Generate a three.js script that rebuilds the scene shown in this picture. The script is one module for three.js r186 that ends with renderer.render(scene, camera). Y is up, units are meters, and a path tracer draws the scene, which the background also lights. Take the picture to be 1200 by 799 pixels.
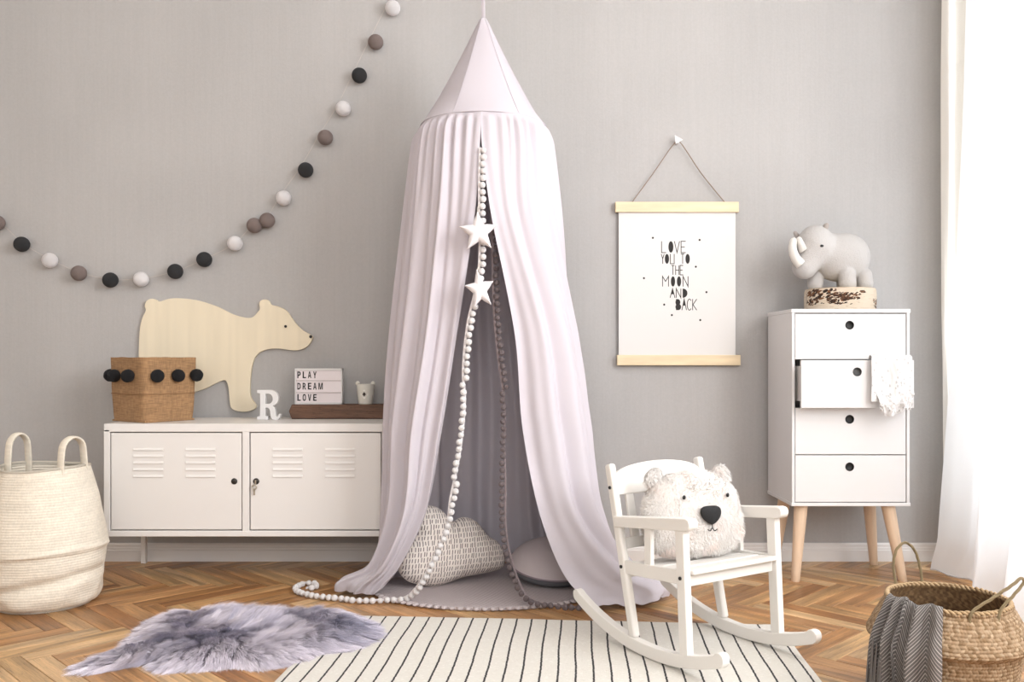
import * as THREE from 'three';
import { RoundedBoxGeometry } from 'three/addons/geometries/RoundedBoxGeometry.js';
import { mergeGeometries, mergeVertices, toCreasedNormals } from 'three/addons/utils/BufferGeometryUtils.js';
import { MarchingCubes } from 'three/addons/objects/MarchingCubes.js';
import { ImprovedNoise } from 'three/addons/math/ImprovedNoise.js';
import { RectAreaLightUniformsLib } from 'three/addons/lights/RectAreaLightUniformsLib.js';
import { FontLoader } from 'three/addons/loaders/FontLoader.js';
import { TextGeometry } from 'three/addons/geometries/TextGeometry.js';

// ------------------------------------------------------------------ camera, sky, window light, exposure
const scene = new THREE.Scene();
const camera = new THREE.PerspectiveCamera(41.592, 1200 / 799, 0.05, 60);
camera.position.set(0, 0.927, 4.1);
camera.lookAt(0, 0.927, 0);
camera.setViewOffset(1200, 799, 0, -19.5, 1200, 799);      // level camera, lens raised a little
const renderer = new THREE.WebGLRenderer({ antialias: true });
renderer.toneMapping = THREE.LinearToneMapping;
renderer.toneMappingExposure = 0.86;
renderer.shadowMap.enabled = true;
scene.background = new THREE.Color(0.82, 0.91, 1.0);
scene.backgroundIntensity = 2.2;
RectAreaLightUniformsLib.init();
const ROOM = { x0: -3.0, x1: 2.25, z1: 5.8, h: 3.3 };
// windows: [wall, from, to, bottom, top, radiance of the sky in it]
const WINDOWS = [
  ['right', 0.3, 1.7, 0.2, 3.1, 4.2, [0.94, 0.97, 1.0]],
  ['right', 2.2, 4.6, 1.15, 3.2, 13.5, [0.99, 0.992, 1.0]],
  ['front', -1.2, 1.6, 1.15, 3.2, 4.0, [0.99, 0.992, 1.0]],
];
for (const [side, a, b, y0, y1, L, tint] of WINDOWS) {     // daylight entering through each window
  const light = new THREE.RectAreaLight(new THREE.Color(...tint), L, b - a - 0.12, y1 - y0 - 0.12);
  light.name = 'window_daylight';
  const m = (a + b) / 2, h = (y0 + y1) / 2;
  if (side === 'right') { light.position.set(ROOM.x1 + 0.06, h, m); light.lookAt(0, h, m); }
  else { light.position.set(m, h, ROOM.z1 + 0.06); light.lookAt(m, h, 0); }
  scene.add(light);
}

// ------------------------------------------------------------------ helpers
function mulberry(a) { return () => { a |= 0; a = a + 0x6D2B79F5 | 0; let t = Math.imul(a ^ a >>> 15, 1 | a); t = t + Math.imul(t ^ t >>> 7, 61 | t) ^ t; return ((t ^ t >>> 14) >>> 0) / 4294967296; }; }
const rnd = mulberry(20240607);
const PN = new ImprovedNoise();
const noise = (x, y, z = 0.37) => PN.noise(x, y, z);
const V = (x, y, z) => new THREE.Vector3(x, y, z);
const clamp = (x, a = 0, b = 1) => Math.min(b, Math.max(a, x));
const lerp = (a, b, t) => a + (b - a) * t;
const sstep = (a, b, x) => { const t = clamp((x - a) / (b - a)); return t * t * (3 - 2 * t); };
const taken = {};
function numbered(name) { const n = taken[name] = (taken[name] ?? -1) + 1; return n ? name + '_' + String(n).padStart(3, '0') : name; }
function thing(name, label, category, [x, y, z] = [0, 0, 0], turn = 0, group) {
  const o = new THREE.Group(); o.name = numbered(name); scene.add(o);
  o.position.set(x, y, z); o.rotation.y = turn; o.userData = { label, category };
  if (group) o.userData.group = group;
  return o;
}
function part(name, geo, material, parent, label) {
  const m = new THREE.Mesh(Array.isArray(geo) ? merge(geo) : geo, material);
  m.name = name; m.castShadow = m.receiveShadow = true; (parent ?? scene).add(m);
  if (label) m.userData.label = label;
  return m;
}
function struct(name, geo, material, label) { const m = part(name, geo, material, scene); m.userData = { kind: 'structure', label, category: name.split('_')[0] }; return m; }
function structGroup(name, label) { const g = new THREE.Group(); g.name = name; g.userData = { kind: 'structure', label, category: name.split('_')[0] }; scene.add(g); return g; }
function merge(list) {
  const l = list.map((g) => { g = g.index ? g.toNonIndexed() : g; for (const k of Object.keys(g.attributes)) if (!['position', 'normal', 'uv'].includes(k)) g.deleteAttribute(k); g.morphAttributes = {}; return g; });
  return mergeGeometries(l);
}
// texture coordinates in metres from the dominant direction of each face
function metreUV(geo, scale = 1) {
  const g = geo.index ? geo.toNonIndexed() : geo, p = g.attributes.position, n = g.attributes.normal, uv = new Float32Array(p.count * 2);
  for (let i = 0; i < p.count; i += 3) {
    let ax = 0, ay = 0, az = 0;
    for (let k = 0; k < 3; k++) { ax += n.getX(i + k); ay += n.getY(i + k); az += n.getZ(i + k); }
    ax = Math.abs(ax); ay = Math.abs(ay); az = Math.abs(az);
    for (let k = 0; k < 3; k++) {
      const x = p.getX(i + k), y = p.getY(i + k), z = p.getZ(i + k);
      const [a, b] = ax > ay && ax > az ? [z, y] : ay > az ? [x, z] : [x, y];
      uv[(i + k) * 2] = a * scale; uv[(i + k) * 2 + 1] = b * scale;
    }
  }
  g.setAttribute('uv', new THREE.BufferAttribute(uv, 2));
  return g;
}
const box = (w, h, d, x = 0, y = 0, z = 0, r = 0.003, seg = 2) => { const g = metreUV(new RoundedBoxGeometry(w, h, d, seg, Math.min(r, w / 2.01, h / 2.01, d / 2.01))); g.translate(x, y, z); return g; };
const plain = (w, h, d, x = 0, y = 0, z = 0) => { const g = metreUV(new THREE.BoxGeometry(w, h, d)); g.translate(x, y, z); return g; };
function barGeo(a, b, wide, deep, side = V(1, 0, 0), r = 0.004) {      // a rounded bar from a to b; «wide» lies along side
  const y = b.clone().sub(a), len = y.length(); y.normalize();
  const z = side.clone().cross(y).normalize(), x = y.clone().cross(z).normalize();
  const g = metreUV(new RoundedBoxGeometry(wide, len, deep, 2, Math.min(r, wide / 2.01, deep / 2.01)));
  g.applyMatrix4(new THREE.Matrix4().makeBasis(x, y, z).setPosition(a.clone().lerp(b, 0.5)));
  return g;
}
const tube = (pts, r, n = 40, m = 8, closed = false) => new THREE.TubeGeometry(new THREE.CatmullRomCurve3(pts, closed, 'centripetal'), n, r, m, closed);
const lathe = (pts, n = 40) => new THREE.LatheGeometry(pts.map(([x, y]) => new THREE.Vector2(x, y)), n);
function grid(nu, nv, fn, closed = false) {                           // a surface fn(u, v) with u, v in 0..1
  const pos = [], uv = [], idx = [];
  for (let j = 0; j <= nv; j++) for (let i = 0; i <= nu; i++) { const u = i / nu, v = j / nv, p = fn(closed && i === nu ? 0 : u, v, i, j); pos.push(p.x, p.y, p.z); uv.push(p.s ?? u, p.t ?? v); }
  const w = nu + 1;
  for (let j = 0; j < nv; j++) for (let i = 0; i < nu; i++) { const a = j * w + i; idx.push(a, a + 1, a + w, a + 1, a + w + 1, a + w); }
  const g = new THREE.BufferGeometry();
  g.setAttribute('position', new THREE.Float32BufferAttribute(pos, 3)); g.setAttribute('uv', new THREE.Float32BufferAttribute(uv, 2)); g.setIndex(idx);
  g.computeVertexNormals();
  if (closed) {
    const n = g.attributes.normal;
    for (let j = 0; j <= nv; j++) { const a = j * w, b = a + nu, q = V(n.getX(a) + n.getX(b), n.getY(a) + n.getY(b), n.getZ(a) + n.getZ(b)).normalize(); n.setXYZ(a, q.x, q.y, q.z); n.setXYZ(b, q.x, q.y, q.z); }
  }
  return g;
}
function ribbon(pts, wide, thick, side, n = 60) {                     // a flat strap along a path; side(t) gives its width direction
  const c = new THREE.CatmullRomCurve3(pts, false, 'centripetal');
  return grid(n, 8, (u, v) => {
    const p = c.getPoint(u), t = c.getTangent(u), s = side(u, t).clone(); s.addScaledVector(t, -s.dot(t)).normalize();
    const nn = t.clone().cross(s).normalize(), a = v * Math.PI * 2, ca = Math.cos(a), sa = Math.sin(a);
    const ex = Math.sign(ca) * Math.pow(Math.abs(ca), 0.35) * wide / 2, ey = Math.sign(sa) * Math.pow(Math.abs(sa), 0.6) * thick / 2;
    p.addScaledVector(s, ex).addScaledVector(nn, ey);
    return { x: p.x, y: p.y, z: p.z, s: u * c.getLength(), t: v * wide * 2 };
  });
}
// a stuffed cushion: outline (closed list of [x, y] seen from its centre), fullness front and back
function cushion(outline, thick, rings = 18, n = 200, power = 2.2, soft = 0.62, lump = 0.0) {
  const c = new THREE.CatmullRomCurve3(outline.map(([x, y]) => V(x, y, 0)), true, 'catmullrom', 0.5), P = c.getSpacedPoints(n);
  return grid(n, rings * 2, (u, v, i) => {
    const q = P[i % n], k = v * 2 - 1, rr = Math.sin((1 - Math.abs(k)) * Math.PI / 2), side = k < 0 ? 1 : -1;
    const hh = thick / 2 * Math.pow(Math.max(0, 1 - rr ** power), soft);
    const z = side * hh * (1 + lump * noise(q.x * rr * 14, q.y * rr * 14, side * 3));
    return { x: q.x * rr, y: q.y * rr, z, s: q.x * rr, t: q.y * rr };
  }, true);
}
function sdfMesh(sdf, cx, cy, cz, half, res = 64) {
  const mc = new MarchingCubes(res, new THREE.MeshStandardMaterial(), false, false, 200000), f = mc.field, h = mc.halfsize, n = mc.size;
  for (let k = 0; k < n; k++) for (let j = 0; j < n; j++) for (let i = 0; i < n; i++) f[i + j * n + k * n * n] = -sdf(cx + (i - h) / h * half, cy + (j - h) / h * half, cz + (k - h) / h * half);
  mc.isolation = 0; mc.update();
  const g = new THREE.BufferGeometry(), cnt = mc.count;
  g.setAttribute('position', new THREE.BufferAttribute(mc.positionArray.slice(0, cnt * 3), 3));
  g.setAttribute('normal', new THREE.BufferAttribute(mc.normalArray.slice(0, cnt * 3), 3));
  g.scale(half, half, half); g.translate(cx, cy, cz); 
  let w = g.clone(); w.deleteAttribute('normal'); w = mergeVertices(w, 1e-5); w.computeVertexNormals();
  return metreUV(w.toNonIndexed());
}
const sdCap = (p, a, b, ra, rb) => { const ab = b.clone().sub(a), t = clamp(p.clone().sub(a).dot(ab) / ab.lengthSq()); return p.distanceTo(a.clone().addScaledVector(ab, t)) - lerp(ra, rb, t); };
const smin = (a, b, k) => { const h = Math.max(k - Math.abs(a - b), 0) / k; return Math.min(a, b) - h * h * k / 4; };
const sdEll = (p, c, r) => { const q = V((p.x - c.x) / r.x, (p.y - c.y) / r.y, (p.z - c.z) / r.z), k0 = q.length(), k1 = V(q.x / r.x, q.y / r.y, q.z / r.z).length(); return k1 < 1e-6 ? -Math.min(r.x, r.y, r.z) : k0 * (k0 - 1) / k1; };

// ------------------------------------------------------------------ textures
function pnoise(x, y, px, py, seed) {                                 // periodic value noise
  const xi = Math.floor(x), yi = Math.floor(y), fx = x - xi, fy = y - yi, sx = fx * fx * (3 - 2 * fx), sy = fy * fy * (3 - 2 * fy);
  const h = (i, j) => { i = ((i % px) + px) % px; j = ((j % py) + py) % py; let n = Math.imul(i + 1, 374761393) + Math.imul(j + 1, 668265263) + Math.imul(seed + 1, 1442695041); n = Math.imul(n ^ n >>> 13, 1274126177); return ((n ^ n >>> 16) >>> 0) / 4294967296; };
  return lerp(lerp(h(xi, yi), h(xi + 1, yi), sx), lerp(h(xi, yi + 1), h(xi + 1, yi + 1), sx), sy);
}
function dataTex(w, h, fn, srgb, rx = 1, ry = 1) {
  const d = new Uint8Array(w * h * 4);
  for (let y = 0; y < h; y++) for (let x = 0; x < w; x++) { const c = fn(x / w, y / h), o = (y * w + x) * 4, a = Array.isArray(c) ? c : [c, c, c]; for (let k = 0; k < 3; k++) d[o + k] = clamp(a[k]) * 255; d[o + 3] = 255; }
  const t = new THREE.DataTexture(d, w, h); t.wrapS = t.wrapT = THREE.RepeatWrapping; t.magFilter = THREE.LinearFilter; t.minFilter = THREE.LinearMipmapLinearFilter; t.generateMipmaps = true;
  if (srgb) t.colorSpace = THREE.SRGBColorSpace; t.repeat.set(rx, ry); t.needsUpdate = true; return t;
}
function canvasTex(w, h, draw) { const c = document.createElement('canvas'); c.width = w; c.height = h; draw(c.getContext('2d'), w, h); const t = new THREE.CanvasTexture(c); t.colorSpace = THREE.SRGBColorSpace; t.wrapS = t.wrapT = THREE.RepeatWrapping; return t; }
const mat = (o) => { const { physical, ...q } = o, r = { side: THREE.DoubleSide, ...q }; return physical ? new THREE.MeshPhysicalMaterial(r) : new THREE.MeshStandardMaterial(r); };

const woodTex = dataTex(1024, 512, (x, y) => {                        // grain along x
  const w = pnoise(x * 3, y * 8, 3, 8, 1) * 0.9, r = pnoise(x * 4, y * 60 + w * 6, 4, 60, 2), f = pnoise(x * 18, y * 256, 18, 256, 3), b = pnoise(x * 6, y * 14, 6, 14, 4);
  const pore = pnoise(x * 60, y * 400, 60, 400, 5) > 0.8 ? -0.10 : 0, v = 0.82 + (r - 0.5) * 0.22 + (f - 0.5) * 0.14 + (b - 0.5) * 0.22 + pore;
  return [v, v * 0.985, v * 0.965];
}, true);
const grainBump = dataTex(512, 256, (x, y) => 0.5 + (pnoise(x * 10, y * 160, 10, 160, 6) - 0.5) * 0.6 + (pnoise(x * 40, y * 256, 40, 256, 7) - 0.5) * 0.3, false);
const paintBump = dataTex(512, 512, (x, y) => 0.5 + (pnoise(x * 180, y * 180, 180, 180, 8) - 0.5) * 0.5 + (pnoise(x * 220, y * 12, 220, 12, 9) - 0.5) * 0.5, false, 1.2, 1.2);
const paintMap = dataTex(512, 512, (x, y) => { const v = 0.955 + (pnoise(x * 6, y * 5, 6, 5, 10) - 0.5) * 0.03 + (pnoise(x * 140, y * 5, 140, 5, 11) - 0.5) * 0.014 + (pnoise(x * 200, y * 200, 200, 200, 12) - 0.5) * 0.02; return [v, v, v]; }, true, 0.8, 0.8);
const weaveBump = dataTex(256, 256, (x, y) => { const a = Math.sin(x * Math.PI * 2 * 32), b = Math.sin(y * Math.PI * 2 * 32); return 0.5 + 0.25 * a * b + 0.2 * (pnoise(x * 64, y * 64, 64, 64, 13) - 0.5) * 2 * 0.5; }, false);
const fabric = (k) => { const t = weaveBump.clone(); t.repeat.set(k, k); t.needsUpdate = true; return t; };
const paleTex = dataTex(512, 256, (x, y) => { const v = 0.955 + (pnoise(x * 5, y * 40, 5, 40, 51) - 0.5) * 0.06 + (pnoise(x * 20, y * 160, 20, 160, 52) - 0.5) * 0.05; return [v, v * 0.992, v * 0.98]; }, true);
const fuzzBump = dataTex(256, 256, (x, y) => pnoise(x * 90, y * 90, 90, 90, 14) * 0.6 + pnoise(x * 30, y * 30, 30, 30, 15) * 0.4, false);
const fuzz = (k) => { const t = fuzzBump.clone(); t.repeat.set(k, k); t.needsUpdate = true; return t; };

// ------------------------------------------------------------------ materials
const M = {
  wall: mat({ color: '#b6b3b1', map: paintMap, roughness: 0.93, bumpMap: paintBump, bumpScale: 0.00025 }),
  wallPale: mat({ color: '#d6d2cc', roughness: 0.95, bumpMap: paintBump, bumpScale: 0.0005 }),
  ceiling: mat({ color: '#eeece8', roughness: 0.95 }),
  trim: mat({ color: '#e0dcd9', roughness: 0.5 }),
  white: mat({ color: '#dddbda', roughness: 0.45 }),
  whiteMetal: mat({ color: '#e0dcd8', roughness: 0.38 }),
  whitePaint: mat({ color: '#e4e0da', roughness: 0.42 }),
  dark: mat({ color: '#171717', roughness: 0.55 }),
  inside: mat({ color: '#d9d5d0', roughness: 0.8 }),
  steel: mat({ color: '#b9b3a6', roughness: 0.3, metalness: 0.9 }),
  beech: mat({ color: '#e6cbb0', map: paleTex, roughness: 0.5, bumpMap: grainBump, bumpScale: 0.0004 }),
  pine: mat({ color: '#ecd8b6', map: paleTex, roughness: 0.6, bumpMap: grainBump, bumpScale: 0.0003 }),
  ply: mat({ color: '#e9dcc4', map: (() => { const t = dataTex(256, 256, (x, y) => { const v = 0.965 + (pnoise(x * 30, y * 3, 30, 3, 21) - 0.5) * 0.03; return [v, v, v * 0.99]; }, true, 2, 2); return t; })(), roughness: 0.6 }),
  darkWood: mat({ color: '#7d5b47', map: woodTex, roughness: 0.65, bumpMap: grainBump, bumpScale: 0.0008 }),
  cotton: mat({ physical: true, color: '#c6bfc5', roughness: 0.95, bumpMap: fabric(14), bumpScale: 0.0004, sheen: 0.25, sheenRoughness: 0.6, transmission: 0.04, thickness: 0, side: THREE.DoubleSide }),
  sheer: mat({ physical: true, color: '#f0f0f1', roughness: 1, transmission: 0.55, thickness: 0, side: THREE.DoubleSide, bumpMap: fabric(10), bumpScale: 0.0004 }),
  linen: mat({ physical: true, color: '#ebe7e0', roughness: 1, transmission: 0.25, thickness: 0, side: THREE.DoubleSide, bumpMap: fabric(6), bumpScale: 0.001 }),
  feltWhite: mat({ color: '#f2eeee', roughness: 1, bumpMap: fuzz(3), bumpScale: 0.003 }),
  feltTaupe: mat({ color: '#8b7c77', roughness: 1, bumpMap: fuzz(3), bumpScale: 0.003 }),
  feltDark: mat({ color: '#333335', roughness: 1, bumpMap: fuzz(3), bumpScale: 0.003 }),
  feltBlack: mat({ color: '#17171b', roughness: 1, bumpMap: fuzz(3), bumpScale: 0.003 }),
  cord: mat({ color: '#c4bcb3', roughness: 0.9 }),
  pomWhite: mat({ color: '#eae6e5', roughness: 1, bumpMap: fuzz(2), bumpScale: 0.0015 }),
  pomGrey: mat({ color: '#75696a', roughness: 1, bumpMap: fuzz(2), bumpScale: 0.0015 }),
  tapeGrey: mat({ color: '#85787a', roughness: 1 }),
  starCloth: mat({ color: '#e6e1e2', roughness: 0.95, bumpMap: fabric(20), bumpScale: 0.0006 }),
  glass: mat({ physical: true, color: '#ffffff', roughness: 0.02, transmission: 1, thickness: 0, ior: 1.45 }),
};

// ------------------------------------------------------------------ the room
{ // herringbone parquet: every plank within sight is a piece of its own
  const floor = structGroup('floor', 'oak herringbone parquet floor of warm brown planks');
  const L = 0.42, W = 0.07, gap = 0.0016, T = 0.014, ch = 0.0012, S2 = Math.SQRT1_2;
  const tones = ['#d2a573', '#c79765', '#bb8957', '#dab17e', '#ae7b4d', '#ca9a6a', '#c39264', '#e0b98a'];
  const bump = grainBump;
  const mats = tones.map((c) => mat({ color: c, map: woodTex, roughness: 0.36, bumpMap: bump, bumpScale: 0.0005 }));
  const plank = (s, t) => {
    const a = L / 2 - gap / 2, b = W / 2 - gap / 2, p = [], uv = [];
    const ring = (i, y) => [[-a + i, y, -b + i], [a - i, y, -b + i], [a - i, y, b - i], [-a + i, y, b - i]];
    const r0 = ring(0, -T), r1 = ring(0, -ch), r2 = ring(ch, 0);
    const quad = (A, B, C, D) => { for (const q of [A, B, C, A, C, D]) { p.push(...q); uv.push(s + q[0] * 0.9, t + q[2] * 1.6); } };
    quad(r2[3], r2[2], r2[1], r2[0]);
    for (let k = 0; k < 4; k++) { const m = (k + 1) % 4; quad(r2[k], r2[m], r1[m], r1[k]); quad(r1[k], r1[m], r0[m], r0[k]); }
    const g = new THREE.BufferGeometry(); g.setAttribute('position', new THREE.Float32BufferAttribute(p, 3)); g.setAttribute('uv', new THREE.Float32BufferAttribute(uv, 2)); g.computeVertexNormals(); return g;
  };
  const geos = []; for (let k = 0; k < 10; k++) geos.push(plank(rnd(), rnd()));
  const list = [];
  for (let k = -170; k < 170; k++) for (let j = -20; j < 20; j++) for (const v of [0, 1]) {
    let x = k * W + j * L, y = k * W - j * L;                          // lattice (W,W), (L,-L)
    const cx = v ? x + W / 2 : x + L / 2, cy = v ? y + W + L / 2 : y + W / 2;
    const wx = (cx + cy) * S2, wz = (cx - cy) * S2 + 0.165;
    if (wx < ROOM.x0 + 0.1 || wx > ROOM.x1 + 0.25 || wz < -0.2 || wz > ROOM.z1 + 0.1) continue;
    list.push({ x: wx, z: wz, turn: v ? Math.PI / 4 : -Math.PI / 4, key: k * 131 + j * 17 + v });
  }
  const seen = (q) => { const D = 4.1 - q.z; return q.z < 1.85 && D > 0.5 && Math.abs(q.x) < 600 * D / 1052 + 0.12; };
  const rest = [];
  let n = 0;
  for (const q of list) {
    const hash = Math.abs(Math.imul(q.key ^ 0x5bd1, 0x27d4eb2d) >>> 3), gi = hash % geos.length, mi = (hash >> 5) % mats.length, lift = ((hash >> 9) % 7) * 0.00008;
    if (seen(q) && n < 300) { const m = part('plank', geos[gi], mats[mi], floor); m.position.set(q.x, -lift, q.z); m.rotation.y = q.turn; n++; }
    else { const g = geos[gi].clone(); g.rotateY(q.turn); g.translate(q.x, -lift, q.z); rest.push(g); }
  }
  const r = part('plank_field', rest, mats[1], floor); r.userData.kind = 'stuff';
  part('subfloor', plain(ROOM.x1 - ROOM.x0 + 0.7, 0.05, ROOM.z1 + 0.6, (ROOM.x0 + ROOM.x1) / 2, -0.041, ROOM.z1 / 2), mat({ color: '#4a3423', roughness: 0.9 }), floor);
}
const T = 0.25;
struct('wall_back', plain(ROOM.x1 - ROOM.x0 + 2 * T, ROOM.h + 0.2, T, (ROOM.x0 + ROOM.x1) / 2, ROOM.h / 2, -T / 2), M.wall, 'plain grey painted back wall with fine vertical texture');
struct('wall_left', plain(T, ROOM.h + 0.2, ROOM.z1, ROOM.x0 - T / 2, ROOM.h / 2, ROOM.z1 / 2), M.wallPale, 'pale painted left wall of the room');
struct('ceiling', plain(ROOM.x1 - ROOM.x0 + 2 * T, T, ROOM.z1 + 2 * T, (ROOM.x0 + ROOM.x1) / 2, ROOM.h + T / 2, ROOM.z1 / 2), M.ceiling, 'white ceiling of the room');
{ // right wall and front wall around their window openings
  const pieces = { right: [], front: [] };
  const put = (side, a, b, y0, y1) => { if (b - a < 1e-3 || y1 - y0 < 1e-3) return; pieces[side].push(side === 'right' ? plain(T, y1 - y0, b - a, ROOM.x1 + T / 2, (y0 + y1) / 2, (a + b) / 2) : plain(b - a, y1 - y0, T, (a + b) / 2, (y0 + y1) / 2, ROOM.z1 + T / 2)); };
  for (const side of ['right', 'front']) {
    const list = WINDOWS.filter((w) => w[0] === side); let at = side === 'right' ? 0 : ROOM.x0 - T; const end = side === 'right' ? ROOM.z1 : ROOM.x1 + T;
    for (const [, a, b, y0, y1] of list) { put(side, at, a, -0.1, ROOM.h + 0.1); put(side, a, b, -0.1, y0); put(side, a, b, y1, ROOM.h + 0.1); at = b; }
    put(side, at, end, -0.1, ROOM.h + 0.1);
  }
  struct('wall_right', pieces.right, M.wallPale, 'pale painted right wall with tall windows behind the curtains');
  struct('wall_front', pieces.front, M.wallPale, 'pale painted wall opposite the grey one');
  WINDOWS.forEach(([side, a, b, y0, y1], k) => {
    const g = structGroup('window_' + (k + 1), ['tall white framed window behind the sheer curtain', 'wide white framed window lighting the room', 'white framed window opposite the grey wall'][k]);
    const w = b - a, h = y1 - y0, f = 0.06;
    part('window_frame', [box(f, h, 0.06, -w / 2 + f / 2, 0, 0), box(f, h, 0.06, w / 2 - f / 2, 0, 0), box(w, f, 0.06, 0, h / 2 - f / 2, 0), box(w, f, 0.06, 0, -h / 2 + f / 2, 0), box(0.05, h, 0.05, 0, 0, 0), box(w, 0.04, 0.05, 0, h * 0.2, 0)], M.trim, g);
    for (const sx of [-1, 1]) part('pane', plain(w / 2 - 0.06, h - 0.1, 0.004, sx * w / 4, 0, -0.012), M.glass, g);
    part('window_sill', box(w + 0.1, 0.03, 0.2, 0, -h / 2 - 0.016, 0.06), M.trim, g);
    g.position.set(side === 'right' ? ROOM.x1 + 0.14 : (a + b) / 2, (y0 + y1) / 2, side === 'right' ? (a + b) / 2 : ROOM.z1 + 0.14);
    g.rotation.y = side === 'right' ? -Math.PI / 2 : Math.PI;
  });
}
{ // skirting with a stepped top
  const s = new THREE.Shape(); [[0, 0], [0.018, 0], [0.018, 0.05], [0.015, 0.053], [0.015, 0.06], [0.012, 0.066], [0.012, 0.074], [0.006, 0.082], [0, 0.082]].forEach(([x, y], i) => i ? s.lineTo(x, y) : s.moveTo(x, y));
  const run = (len) => new THREE.ExtrudeGeometry(s, { depth: len, bevelEnabled: false });
  const b = run(ROOM.x1 - ROOM.x0); b.rotateY(-Math.PI / 2); b.translate(ROOM.x1, 0, 0);
  struct('baseboard_back', metreUV(b), M.trim, 'white moulded skirting board along the grey wall');
  const l = run(ROOM.z1); l.translate(ROOM.x0, 0, 0); struct('baseboard_left', metreUV(l), M.trim, 'white moulded skirting board along the left wall');
  const r = run(ROOM.z1); r.rotateY(Math.PI); r.translate(ROOM.x1, 0, ROOM.z1); struct('baseboard_right', metreUV(r), M.trim, 'white moulded skirting board below the windows');
}

// ------------------------------------------------------------------ curtains
{
  const c = thing('sheer_curtain', 'bright white sheer curtain falling in soft folds to the floor', 'curtain', [1.925, 0, 0.75]);
  // plan of the folds at the rail and at the floor
  const top = [[0.05, -0.53], [0.115, -0.36], [0.03, -0.2], [0.12, -0.02], [0.05, 0.14], [0.13, 0.3], [0.06, 0.45], [0.12, 0.62], [0.06, 0.78]];
  const bot = [[-0.1, -0.52], [-0.02, -0.33], [-0.15, -0.1], [-0.05, 0.05], [-0.22, 0.22], [-0.13, 0.33], [-0.19, 0.42], [-0.05, 0.6], [-0.1, 0.78]];
  const mk = (a) => new THREE.CatmullRomCurve3(a.map(([x, z]) => V(x, 0, z)), false, 'catmullrom', 0.5), ct = mk(top), cb = mk(bot);
  part('cloth', grid(160, 90, (u, v) => {
    const p = ct.getPoint(u), q = cb.getPoint(u), k = Math.pow(v, 1.7), y = lerp(3.2, 0.012, v), w = 0.012 * noise(u * 14, v * 2.2, 4) * (0.4 + v) + 0.006 * noise(u * 36, v * 4, 9);
    const pool = sstep(0.955, 1, v);
    return { x: lerp(p.x, q.x, k) + w - pool * 0.035 * (0.6 + 0.6 * Math.sin(u * 23)), y: y + 0.004 * pool * (1 + Math.sin(u * 60)), z: lerp(p.z, q.z, k) + w * 0.4, s: u * 1.6, t: v * 2.9 };
  }), M.sheer, c);
  part('hem', grid(160, 4, (u, v) => { const q = cb.getPoint(u), a = v * Math.PI * 2; return { x: q.x + 0.012 * noise(u * 14, 2.2, 4) * 1.4 + 0.006 * noise(u * 36, 4, 9) - 0.035 * (0.6 + 0.6 * Math.sin(u * 23)) + 0.003 * Math.cos(a), y: 0.012 + 0.004 * (1 + Math.sin(u * 60)) + 0.004 * Math.sin(a), z: q.z, s: u, t: v }; }), M.sheer, c);
  const d = thing('linen_curtain', 'off-white linen curtain gathered in the corner behind the sheer curtain', 'curtain', [1.98, 0, 0.13]);
  part('cloth', grid(110, 80, (u, v) => {
    const y = lerp(3.2, 0.07, v), x = lerp(-0.085, 0.2, u), a = 0.035 * Math.sin(u * 17 + 0.6 * v) + 0.012 * noise(u * 10, v * 3, 2);
    return { x: x + 0.008 * noise(u * 5, v * 4, 6) + 0.02 * v * u, y, z: a + 0.01 * noise(u * 30, v * 9, 3) * sstep(0.4, 1, v), s: u * 0.6, t: v * 2.9 };
  }), M.linen, d);
  const rod = thing('curtain_rail', 'white curtain rail fixed under the ceiling above the windows', 'curtain rail', [1.98, 3.21, 2.2]);
  part('rail', box(0.03, 0.03, 4.3, 0, 0.015, 0), M.white, rod);
  for (const z of [-2.05, -0.7, 0.7, 2.05]) part('bracket', box(0.03, 0.062, 0.03, 0, 0.059, z), M.white, rod);
}

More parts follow.
